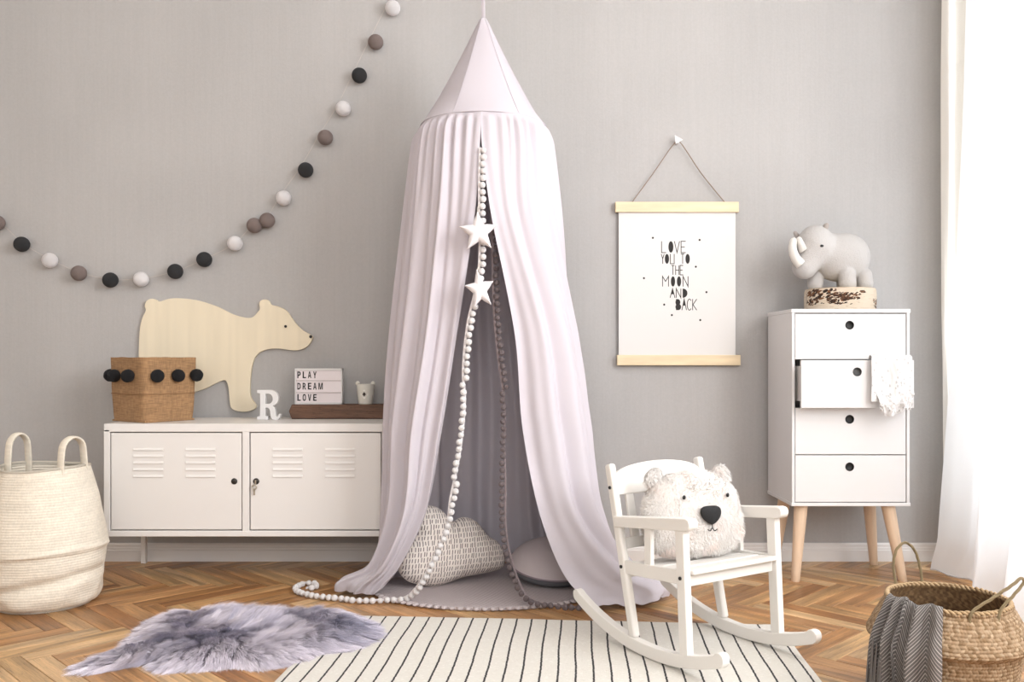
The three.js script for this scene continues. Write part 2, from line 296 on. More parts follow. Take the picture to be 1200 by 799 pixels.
// ------------------------------------------------------------------ white metal cabinet
const CAB = { x: -1.092, w: 1.164, y0: 0.193, y1: 0.656, z0: 0.02, z1: 0.42 };
{
  const c = thing('metal_cabinet', 'long white metal locker cabinet with two louvred doors', 'cabinet', [CAB.x, 0, CAB.z0]);
  const w = CAB.w, d = CAB.z1 - CAB.z0, h = CAB.y1 - CAB.y0, t = 0.024, y = CAB.y0;
  part('body', [box(w, 0.034, d, 0, CAB.y1 - 0.017, d / 2, 0.003), box(w, t, d, 0, y + t / 2, d / 2, 0.003), box(t, h - 0.04, d, -w / 2 + t / 2, y + h / 2 - 0.004, d / 2, 0.002), box(t, h - 0.04, d, w / 2 - t / 2, y + h / 2 - 0.004, d / 2, 0.002),
    box(0.028, h - 0.05, d - 0.01, 0, y + h / 2 - 0.005, d / 2 + 0.004, 0.002), plain(w - 0.02, h - 0.03, 0.006, 0, y + h / 2, 0.006)], M.whiteMetal, c);
  for (const sx of [-1, 1]) for (const z of [0.03]) part('leg', box(0.022, y, 0.022, sx * (w / 2 - 0.014), y / 2, z, 0.002), M.whiteMetal, c);
  const dw = (w - 2 * t - 0.028) / 2 - 0.008, dh = h - 0.034 - t - 0.008, dy = y + t + 0.004 + dh / 2;
  for (const sx of [-1, 1]) {
    const dx = sx * (0.014 + dw / 2 + 0.004), door = part('door', box(dw, dh, 0.018, dx, dy, d - 0.013, 0.003), M.whiteMetal, c);
    for (const k of [-0.212, 0.188]) for (let i = 0; i < 5; i++) {   // pressed louvres
      const s = new THREE.Shape(); s.moveTo(0, 0); s.lineTo(0.0055, 0.0012); s.quadraticCurveTo(0.0045, 0.007, 0, 0.0105); s.lineTo(0, 0);
      const g = new THREE.ExtrudeGeometry(s, { depth: 0.122, bevelEnabled: false }); g.rotateY(-Math.PI / 2);
      g.translate(dx + k * dw + 0.061, dy + dh / 2 - 0.072 - i * 0.0275, d - 0.0042);
      part('louvre', metreUV(g), M.whiteMetal, door);
    }
    const lx = sx < 0 ? dx + dw / 2 - 0.03 : dx - dw / 2 + 0.024, lock = lathe([[0, 0.006], [0.009, 0.005], [0.012, 0.002], [0.013, 0]], 24); lock.rotateX(Math.PI / 2); lock.translate(lx, dy - 0.0, d - 0.004);
    part('lock', lock, mat({ color: '#3b3734', roughness: 0.35, metalness: 0.6 }), door, 'small dark cylinder lock');
    if (sx > 0) {
      const bow = new THREE.TorusGeometry(0.0085, 0.0028, 8, 20); bow.translate(lx - 0.004, dy - 0.022, d + 0.008);
      part('key', [bow, box(0.006, 0.02, 0.003, lx, dy - 0.004, d + 0.006, 0.001), box(0.007, 0.024, 0.002, lx - 0.005, dy - 0.043, d + 0.006, 0.001), tube([V(lx - 0.004, dy - 0.03, d + 0.008), V(lx - 0.008, dy - 0.036, d + 0.009), V(lx - 0.005, dy - 0.04, d + 0.006)], 0.0012, 8, 6)], M.steel, door, 'brass-coloured key hanging from the lock');
    }
  }
}
// ------------------------------------------------------------------ things on and above the cabinet
{ // plywood polar bear on the wall
  const o = [[-1.698, 0.931], [-1.694, 1.045], [-1.682, 1.106], [-1.666, 1.141], [-1.671, 1.163], [-1.660, 1.187], [-1.638, 1.195], [-1.616, 1.189], [-1.603, 1.182], [-1.559, 1.195], [-1.507, 1.197], [-1.428, 1.187], [-1.341, 1.159], [-1.271, 1.125], [-1.210, 1.109], [-1.179, 1.112], [-1.157, 1.134], [-1.147, 1.149], [-1.150, 1.172], [-1.142, 1.187], [-1.122, 1.192], [-1.105, 1.185], [-1.094, 1.168], [-1.061, 1.159], [-1.026, 1.141], [-1.000, 1.106], [-0.978, 1.076], [-0.948, 1.049], [-0.917, 1.032], [-0.907, 1.023], [-0.913, 1.001], [-0.930, 0.979], [-0.961, 0.963], [-1.000, 0.960], [-1.061, 0.968], [-1.114, 0.964], [-1.149, 0.949], [-1.171, 0.923], [-1.184, 0.879], [-1.191, 0.809], [-1.188, 0.748], [-1.164, 0.712], [-1.171, 0.693], [-1.210, 0.681], [-1.254, 0.685], [-1.278, 0.700], [-1.284, 0.730], [-1.289, 0.783], [-1.297, 0.815], [-1.310, 0.824], [-1.341, 0.813], [-1.393, 0.787], [-1.437, 0.772], [-1.468, 0.756], [-1.481, 0.730], [-1.483, 0.704], [-1.494, 0.685], [-1.533, 0.678], [-1.603, 0.678], [-1.647, 0.685], [-1.671, 0.713], [-1.686, 0.783], [-1.696, 0.853]];
  const c = new THREE.CatmullRomCurve3(o.map(([x, y]) => V(x + 1.3, y - 0.678, 0)), true, 'catmullrom', 0.5), s = new THREE.Shape(c.getPoints(260).map((p) => new THREE.Vector2(p.x, p.y)));
  const g = new THREE.ExtrudeGeometry(s, { depth: 0.014, bevelEnabled: true, bevelThickness: 0.002, bevelSize: 0.002, bevelOffset: -0.002, bevelSegments: 2 });
  const b = thing('bear_plaque', 'cream plywood cut-out of a walking bear mounted on the wall', 'wall decoration', [-1.3, 0.678, 0.003]);
  part('board', metreUV(g), M.ply, b);
  const dot = (x, y, r) => { const q = new THREE.CylinderGeometry(r, r, 0.004, 20); q.rotateX(Math.PI / 2); q.translate(x + 1.3, y - 0.678, 0.0175); return q; };
  part('eye', dot(-1.029, 1.069, 0.006), M.dark, b, 'small black eye');
  part('nose', dot(-0.9145, 1.0225, 0.007), M.dark, b, 'small black nose');
}
{ // jute storage cube with pompoms
  const jute = mat({ color: '#ae8a66', roughness: 0.95, map: dataTex(256, 256, (x, y) => { const v = 0.9 + (pnoise(x * 100, y * 14, 100, 14, 31) - 0.5) * 0.12 + (pnoise(x * 12, y * 110, 12, 110, 32) - 0.5) * 0.16; return [v, v * 0.985, v * 0.96]; }, true, 4, 4), bumpMap: fabric(5), bumpScale: 0.0012, side: THREE.DoubleSide });
  const b = thing('storage_cube', 'brown woven jute storage cube trimmed with black pompoms', 'storage basket', [-1.548, CAB.y1, 0.222], -0.6);
  const a = 0.266, hgt = 0.272, R = 0.018;
  const rim = (th) => { const c = Math.cos(th), s = Math.sin(th), k = 1 / Math.pow(Math.pow(Math.abs(c), 9) + Math.pow(Math.abs(s), 9), 1 / 9); return [c * k, s * k]; };
  const wall = (inset, y0) => grid(128, 24, (u, v) => {
    const th = u * Math.PI * 2, [x, z] = rim(th), y = lerp(y0, hgt, v), taper = lerp(0.91, 1.0, Math.pow(v, 0.8)) * (1 + 0.012 * noise(th * 1.3, v * 3, 1)) + 0.02 * Math.sin(v * 3.1) * (1 - v);
    return { x: x * (a / 2 - inset) * taper, y: y + 0.003 * noise(th * 2, v * 2, 8) * v, z: z * (a / 2 - inset) * taper, s: u * 1.0, t: y };
  }, true);
  part('side_wall', [wall(0, 0.004), wall(0.006, 0.008), grid(128, 2, (u, v) => { const [x, z] = rim(u * 6.28318), k = a / 2 - v * 0.006; return { x: x * k, y: hgt + 0.003 * noise(u * 6.28 * 2, 2, 8), z: z * k, s: u, t: v * 0.02 }; }, true)], jute, b);
  part('base', box(a * 0.9, 0.008, a * 0.9, 0, 0.004, 0, 0.003), jute, b);
  part('seam', tube(Array.from({ length: 96 }, (_, i) => { const [x, z] = rim(i / 96 * 6.28318), k = (a / 2) * 0.972 + 0.0015; return V(x * k, 0.118, z * k); }), 0.0016, 192, 5, true), mat({ color: '#94714f', roughness: 1 }), b, 'stitched fold line');
  [0.05, 0.15, 0.24, 0.36, 0.45, 0.56, 0.65, 0.75, -0.09, -0.19, -0.29].forEach((d0, i) => {      // distance along the rim from the corner that points into the room
    const per = ((d0 % (4 * a)) + 4 * a) % (4 * a), f = Math.floor(per / a), t = per - f * a - a / 2, q = new THREE.IcosahedronGeometry(0.0275, 4), p = q.attributes.position;
    for (let k = 0; k < p.count; k++) { const n = V(p.getX(k), p.getY(k), p.getZ(k)).normalize(), r = 0.0275 * (1 + 0.06 * noise(n.x * 7 + i, n.y * 7 + f, n.z * 7)); p.setXYZ(k, n.x * r, n.y * r, n.z * r); }
    q.computeVertexNormals();
    const m = part('pompom', q, M.feltBlack, b, 'round black felt pompom'), e = a / 2 + 0.017;
    if (f === 0) m.position.set(e, 0.195, -t); else if (f === 1) m.position.set(-t, 0.195, -e); else if (f === 2) m.position.set(-e, 0.195, t); else m.position.set(t, 0.195, e);
  });
}
{ // white letter R with slab serifs and a curled tail
  const s = new THREE.Shape(), P = (x, y) => [x * 0.001, y * 0.001];
  s.moveTo(...P(-50, 0)); s.lineTo(...P(-2, 0)); s.lineTo(...P(-2, 14)); s.lineTo(...P(-13, 16)); s.lineTo(...P(-13, 52)); s.lineTo(...P(-4, 52));
  s.bezierCurveTo(...P(8, 50), ...P(6, 30), ...P(9, 14)); s.bezierCurveTo(...P(12, -4), ...P(40, -8), ...P(50, 10)); s.lineTo(...P(54, 24)); s.lineTo(...P(45, 25));
  s.bezierCurveTo(...P(43, 14), ...P(34, 10), ...P(32, 20)); s.bezierCurveTo(...P(30, 40), ...P(32, 54), ...P(18, 60)); s.bezierCurveTo(...P(42, 66), ...P(46, 90), ...P(42, 104));
  s.bezierCurveTo(...P(36, 124), ...P(20, 130), ...P(0, 130)); s.lineTo(...P(-50, 130)); s.lineTo(...P(-50, 117)); s.lineTo(...P(-37, 114)); s.lineTo(...P(-37, 16)); s.lineTo(...P(-50, 13)); s.lineTo(...P(-50, 0));
  const h = new THREE.Path(); h.moveTo(...P(-13, 113)); h.lineTo(...P(-2, 113)); h.bezierCurveTo(...P(24, 114), ...P(26, 68), ...P(-2, 69)); h.lineTo(...P(-13, 69)); h.lineTo(...P(-13, 113)); s.holes.push(h);
  const g = new THREE.ExtrudeGeometry(s, { depth: 0.02, bevelEnabled: true, bevelThickness: 0.0015, bevelSize: 0.0015, bevelOffset: -0.0015, bevelSegments: 2, curveSegments: 16 });
  const o = part('letter', metreUV(g), M.white, scene); o.position.set(-1.062, CAB.y1 + 0.0005, 0.165); o.name = 'standing_letter'; o.userData = { label: 'small white wooden letter R standing on the cabinet', category: 'letter' };
}
{ // dark wooden board that carries the light box and the cup
  const s = new THREE.Shape(); [[-0.25, 0], [-0.262, 0.034], [-0.25, 0.062], [0.25, 0.062], [0.25, 0]].forEach(([x, y], i) => i ? s.lineTo(x, y) : s.moveTo(x, y));
  const g = new THREE.ExtrudeGeometry(s, { depth: 0.1, bevelEnabled: true, bevelThickness: 0.008, bevelSize: 0.006, bevelOffset: -0.006, bevelSegments: 3 });
  const o = part('wood_board', metreUV(g, 1.2), M.darkWood, scene); o.position.set(-0.724, CAB.y1 + 0.0005, 0.032); o.userData = { label: 'thick dark brown wooden board lying on the white cabinet', category: 'board' };
}
const font = await new FontLoader().loadAsync('fonts/droid/droid_sans_bold.typeface.json');
{ // cinema light box
  const b = thing('letter_board', 'small white letter box reading PLAY DREAM LOVE', 'light box', [-0.861, 0.7186, 0.09]);
  const w = 0.212, h = 0.16;
  const face = mat({ color: '#e9e0e2', roughness: 0.5 });
  part('case', [box(w, 0.009, 0.035, 0, 0.0045, 0, 0.002), box(w, 0.009, 0.035, 0, h - 0.0045, 0, 0.002), box(0.006, h, 0.035, -w / 2 + 0.003, h / 2, 0, 0.002), box(0.006, h, 0.035, w / 2 - 0.003, h / 2, 0, 0.002), plain(w - 0.006, h - 0.006, 0.004, 0, h / 2, -0.014)], M.white, b);
  part('front_panel', plain(w - 0.012, h - 0.018, 0.004, 0, h / 2, 0.009), face, b);
  for (const y of [0.0535, 0.107]) part('rail', box(w - 0.012, 0.005, 0.005, 0, y, 0.0125, 0.001), mat({ color: '#cfc6c6', roughness: 0.3 }), b);
  const words = ['LOVE', 'DREAM', 'PLAY'];
  words.forEach((word, r) => [...word].forEach((ch, i) => {
    const g = new TextGeometry(ch, { font, size: 0.03, depth: 0.0012, curveSegments: 4, bevelEnabled: false }); g.computeBoundingBox(); const bb = g.boundingBox, W = bb.max.x - bb.min.x, wide = ch === 'M' ? 0.019 : 0.0148;
    g.translate(-bb.min.x, 0, 0); g.scale(wide / W, 1, 1); g.translate(-w / 2 + 0.011 + i * 0.0235, 0.016 + r * 0.0505, 0.0112);
    part('letter_tile', g, M.dark, b, 'black letter ' + ch);
  }));
}
{ // cup with little ears and a diamond
  const c = thing('ceramic_cup', 'small pale grey cup with ears and a diamond mark', 'cup', [-0.655, 0.7186, 0.085]);
  part('cup_body', lathe([[0, 0.003], [0.027, 0.003], [0.029, 0], [0.031, 0.003], [0.037, 0.05], [0.04, 0.088], [0.041, 0.0905], [0.0385, 0.0905], [0.036, 0.06], [0.029, 0.008], [0, 0.006]], 40), mat({ color: '#d6d2c8', roughness: 0.45 }), c);
  for (const sx of [-1, 1]) { const e = new THREE.SphereGeometry(0.01, 16, 10); e.scale(1, 1.1, 0.5); e.translate(sx * 0.034, 0.093, 0.006); part('ear', e, mat({ color: '#d6d2c8', roughness: 0.45 }), c); }
  const dia = (r, z, col, nm) => { const s = new THREE.Shape(); s.moveTo(0, r * 1.25); s.lineTo(r, 0); s.lineTo(0, -r * 1.25); s.lineTo(-r, 0); const g = new THREE.ExtrudeGeometry(s, { depth: 0.0012, bevelEnabled: false }), p = g.attributes.position; for (let i = 0; i < p.count; i++) { const x = p.getX(i), y = p.getY(i) + 0.046; p.setXYZ(i, x, y, Math.sqrt((0.031 + 0.1 * y) ** 2 * 1.02 - x * x) + z + p.getZ(i)); } g.computeVertexNormals(); part(nm, g, mat({ color: col, roughness: 0.5 }), c); };
  dia(0.017, 0.0004, '#f4f1ea', 'pale_diamond'); dia(0.008, 0.0018, '#2a2220', 'dark_diamond');
}

// ------------------------------------------------------------------ white belly basket
{
  const bump = dataTex(512, 512, (x, y) => { const r = Math.abs(Math.sin(y * Math.PI * 40 + 0.5 * pnoise(x * 16, y * 16, 16, 16, 41))); return 0.75 * r + 0.25 * pnoise(x * 200, y * 120, 200, 120, 42); }, false, 1, 1);
  const map = dataTex(512, 512, (x, y) => { const v = 0.95 + (pnoise(x * 150, y * 60, 150, 60, 43) - 0.5) * 0.06 + (pnoise(x * 12, y * 40, 12, 40, 44) - 0.5) * 0.05; return [v, v * 0.99, v * 0.965]; }, true);
  const wool = mat({ color: '#ebe4d9', roughness: 1, map, bumpMap: bump, bumpScale: 0.0011 });
  const b = thing('cotton_basket', 'large cream woven cotton basket with two strap handles', 'basket', [-1.768, 0, 0.70]);
  const prof = new THREE.CatmullRomCurve3([[0.15, 0.004], [0.178, 0.012], [0.197, 0.05], [0.207, 0.11], [0.211, 0.17], [0.2125, 0.205], [0.2175, 0.215], [0.215, 0.25], [0.206, 0.31], [0.192, 0.38], [0.174, 0.45], [0.157, 0.515]].map(([r, y]) => V(r, y, 0)), false, 'centripetal');
  const shape = (u, v, inset) => {
    const p = prof.getPoint(v), th = u * Math.PI * 2, c = Math.cos(th), s = Math.sin(th), low = sstep(0.26, 0.02, p.y);
    let r = p.x - inset + 0.006 * noise(c * 2 + 3, s * 2, p.y * 7) + low * 0.012 * noise(c * 2.2, s * 2.2 + 5, p.y * 16);
    r -= 0.016 * Math.exp(-(((p.y - 0.095 - 0.035 * c) / 0.018) ** 2)) * sstep(-0.2, 0.8, s * 0.8 + c * 0.5);   // slumped crease
    const ridge = 0.0045 * Math.exp(-(((p.y - 0.215 - 0.012 * Math.sin(th * 2 + 0.5)) / 0.008) ** 2)); r += ridge;
    return { x: c * r, y: p.y + (p.y > 0.45 ? 0.006 * Math.sin(th * 2 + 1) * (p.y - 0.45) / 0.065 : 0), z: s * r, s: u * 2.2, t: p.y * 2.6 };
  };
  part('basket_body', grid(160, 90, (u, v) => shape(u, v, 0), true), wool, b);
  part('lining', grid(96, 40, (u, v) => { const q = shape(u, v, 0.009); q.y += 0.004; return q; }, true), mat({ color: '#e0d6c6', roughness: 1, bumpMap: bump, bumpScale: 0.003, side: THREE.DoubleSide }), b);
  part('rim', tube(Array.from({ length: 60 }, (_, i) => { const q = shape(i / 60, 1, 0.004); return V(q.x, q.y, q.z); }), 0.0065, 160, 8, true), wool, b);
  part('base', (() => { const g = new THREE.CylinderGeometry(0.17, 0.165, 0.01, 48); g.translate(0, 0.006, 0); return g; })(), wool, b);
  for (const [x0, x1, z0, z1, hgt] of [[-0.142, -0.112, 0.0, -0.092, 0.12], [0.108, 0.146, 0.1, -0.005, 0.115]]) {
    const a = V(x0, 0.47, z0), e = V(x1, 0.47, z1), m = a.clone().lerp(e, 0.5);
    const pts = [a, a.clone().lerp(m, 0.04).setY(0.55), a.clone().lerp(m, 0.28).setY(0.515 + hgt * 0.82), m.clone().setY(0.515 + hgt), e.clone().lerp(m, 0.28).setY(0.515 + hgt * 0.82), e.clone().lerp(m, 0.04).setY(0.55), e];
    const dir = e.clone().sub(a).normalize(), out = V(dir.z, 0, -dir.x);
    part('handle', ribbon(pts, 0.03, 0.011, () => out, 60), wool, b);
  }
}
// ------------------------------------------------------------------ felt ball garland
{
  const pts = [[-2.331, 1.537], [-2.219, 1.440], [-2.092, 1.367], [-1.961, 1.309], [-1.818, 1.278], [-1.679, 1.282], [-1.524, 1.317], [-1.393, 1.371], [-1.254, 1.444], [-1.166, 1.525], [-1.108, 1.548], [-1.034, 1.649], [-0.934, 1.776], [-0.845, 1.923], [-0.764, 2.054], [-0.691, 2.204], [-0.617, 2.355], [-0.540, 2.509], [-0.463, 2.671]];
  const kinds = 'TDWTDWDDWTTWDTWDTWT';
  const g = thing('ball_garland', 'string of white, taupe and charcoal felt balls swagged on the wall', 'garland', [-1.4, 1.28, 0.037]);
  const ball = new THREE.SphereGeometry(0.0345, 40, 28);
  pts.forEach(([x, y], i) => { const k = kinds[i], m = part('felt_ball', ball, k === 'T' ? M.feltTaupe : k === 'D' ? M.feltDark : M.feltWhite, g, k === 'T' ? 'taupe felt ball' : k === 'D' ? 'charcoal felt ball' : 'white felt ball'); m.position.set(x + 1.4, y - 1.28, 0); m.rotation.set(i * 1.7, i * 2.3, i); });
  const line = pts.map(([x, y], i) => { const a = pts[Math.max(0, i - 1)], b = pts[Math.min(pts.length - 1, i + 1)], l = Math.hypot(b[0] - a[0], b[1] - a[1]), k = sstep(-1.3, -0.85, x) * 0.03 + 0.004; return V(x + 1.4 - (b[1] - a[1]) / l * k, y - 1.28 + (b[0] - a[0]) / l * k, -0.012); });
  part('string', tube([V(-1.25, 0.4, -0.012), ...line, V(1.0, 1.5, -0.012)], 0.0009, 220, 5), M.cord, g);
  for (const [x, y] of [[-1.25, 0.4], [1.0, 1.5]]) { const q = new THREE.CylinderGeometry(0.004, 0.004, 0.036, 12); q.rotateX(Math.PI / 2); q.translate(x, y, -0.019); part('nail', q, M.steel, g); }
}
// ------------------------------------------------------------------ hanging print
{
  const h = thing('hanging_print', 'white lettered print clamped between two pale wooden bars', 'poster', [0.7525, 0.892, 0.004]);
  const paperTex = canvasTex(822, 1050, (c, w, hh) => {
    c.fillStyle = '#f6f3f0'; c.fillRect(0, 0, w, hh);
    const X = (u) => (750 + u / 6.66 - 725) / 137 * w, Y = (v) => (260 + v / 6.66 - 243) / 178 * hh, sx = w / 137 / 6.66, sy = hh / 178 / 6.66;
    c.strokeStyle = c.fillStyle = '#2b2725'; c.lineWidth = 5; c.lineCap = 'butt'; c.lineJoin = 'miter';
    const line = (p) => { c.beginPath(); p.forEach(([u, v], i) => i ? c.lineTo(X(u), Y(v)) : c.moveTo(X(u), Y(v))); c.stroke(); };
    const oval = (u0, u1, v0, v1) => { c.beginPath(); c.ellipse(X((u0 + u1) / 2), Y((v0 + v1) / 2), (u1 - u0) / 2 * sx, (v1 - v0) / 2 * sy, 0, 0, 7); c.fill(); };
    const poly = (p) => { c.beginPath(); p.forEach(([u, v], i) => i ? c.lineTo(X(u), Y(v)) : c.moveTo(X(u), Y(v))); c.fill(); };
    const G = {
      L: (u, w2, a, b) => line([[u, a], [u, b], [u + w2, b]]), V: (u, w2, a, b) => line([[u, a], [u + w2 / 2, b], [u + w2, a]]), E: (u, w2, a, b) => { line([[u + w2, a], [u, a], [u, b], [u + w2, b]]); line([[u, (a + b) / 2], [u + w2 * 0.8, (a + b) / 2]]); },
      O: (u, w2, a, b) => oval(u, u + w2, a, b), Y: (u, w2, a, b) => { line([[u, a], [u + w2 / 2, (a + b) / 2], [u + w2, a]]); line([[u + w2 / 2, (a + b) / 2], [u + w2 / 2, b]]); }, U: (u, w2, a, b) => line([[u, a], [u, b], [u + w2, b], [u + w2, a]]),
      T: (u, w2, a, b) => { line([[u, a], [u + w2, a]]); line([[u + w2 / 2, a], [u + w2 / 2, b]]); }, H: (u, w2, a, b) => { line([[u, a], [u, b]]); line([[u + w2, a], [u + w2, b]]); line([[u, (a + b) / 2], [u + w2, (a + b) / 2]]); },
      M: (u, w2, a, b) => line([[u, b], [u, a], [u + w2 / 2, (a + b) / 2], [u + w2, a], [u + w2, b]]), N: (u, w2, a, b) => line([[u, b], [u, a], [u + w2, b], [u + w2, a]]),
      A: (u, w2, a, b) => { line([[u, b], [u + w2 / 2, a], [u + w2, b]]); poly([[u + w2 * 0.22, (a + b) / 2 + 8], [u + w2 / 2, a], [u + w2 * 0.78, (a + b) / 2 + 8]]); },
      D: (u, w2, a, b) => { c.beginPath(); c.moveTo(X(u), Y(a)); c.bezierCurveTo(X(u + w2 * 1.3), Y(a), X(u + w2 * 1.3), Y(b), X(u), Y(b)); c.fill(); }, B: (u, w2, a, b) => { oval(u - 4, u + w2 * 0.85, a, (a + b) / 2 + 6); oval(u - 4, u + w2, (a + b) / 2 - 6, b); c.fillRect(X(u), Y(a), w2 * 0.3 * sx, (b - a) * sy); },
      C: (u, w2, a, b) => { c.beginPath(); c.ellipse(X(u + w2 / 2), Y((a + b) / 2), w2 / 2 * sx, (b - a) / 2 * sy, 0, 0.8, 5.5); c.stroke(); }, K: (u, w2, a, b) => { line([[u, a], [u, b]]); line([[u + w2, a], [u + 3, (a + b) / 2], [u + w2, b]]); },
    };
    const row = (chars, v0, v1) => { for (const [ch, u0, u1] of chars) G[ch](u0, u1 - u0, v0, v1); };
    row([['L', 168, 203], ['O', 221, 260], ['V', 268, 308], ['E', 320, 356]], 158, 245);
    row([['Y', 165, 188], ['O', 193, 226], ['U', 236, 266], ['T', 318, 346], ['O', 354, 388]], 255, 330);
    row([['T', 244, 268], ['H', 277, 303], ['E', 312, 336]], 343, 415);
    row([['M', 175, 222], ['O', 240, 273], ['O', 287, 320], ['N', 335, 374]], 426, 504);
    row([['A', 234, 272], ['N', 282, 318], ['D', 332, 370]], 520, 590);
    row([['B', 280, 320], ['A', 326, 362], ['C', 368, 402], ['K', 410, 442]], 600, 684);
    for (const [u, v] of [[100, 132], [465, 148], [435, 353], [30, 440], [518, 547], [188, 642], [248, 722], [470, 760]]) oval(u - 8, u + 8, v - 8, v + 8);
  });
  const paper = grid(20, 30, (u, v) => ({ x: lerp(-0.2675, 0.2635, u), y: lerp(0.02, 0.725, v), z: 0.014 + 0.003 * Math.sin(v * 3.1) + 0.002 * Math.sin(u * 3.1) * Math.sin(v * 3.1), s: u, t: v }));
  part('paper', paper, mat({ map: paperTex, color: '#e2e2e2', roughness: 0.8, side: THREE.DoubleSide }), h, 'white paper lettered LOVE YOU TO THE MOON AND BACK');
  for (const [x, y] of [[-0.0035, 0.718], [0.004, 0.0235]]) { part('wooden_bar', box(0.56, 0.047, 0.011, x, y, 0.0215, 0.002), M.pine, h); part('backing_bar', box(0.56, 0.047, 0.0095, x, y, 0.006, 0.002), M.pine, h); }
  part('string', tube([V(-0.209, 0.738, 0.014), V(-0.12, 0.86, 0.016), V(-0.004, 1.018, 0.022), V(0.004, 1.018, 0.022), V(0.11, 0.87, 0.016), V(0.2175, 0.738, 0.014)], 0.0022, 60, 6), mat({ color: '#8a7868', roughness: 1 }), h);
  const hook = thing('wall_hook', 'small white triangular hook holding the print', 'hook', [0.7525, 1.897, 0]);
  const s = new THREE.Shape(); s.moveTo(-0.016, 0.036); s.lineTo(-0.011, -0.002); s.lineTo(0.02, 0.016);
  const t = new THREE.ExtrudeGeometry(s, { depth: 0.006, bevelEnabled: true, bevelSize: 0.001, bevelThickness: 0.001, bevelSegments: 2 }); t.translate(0, 0, 0.032); part('plate', metreUV(t), M.white, hook);
  const q = new THREE.CylinderGeometry(0.006, 0.006, 0.034, 16); q.rotateX(Math.PI / 2); q.translate(0, 0.008, 0.017); part('peg', q, M.white, hook);
}

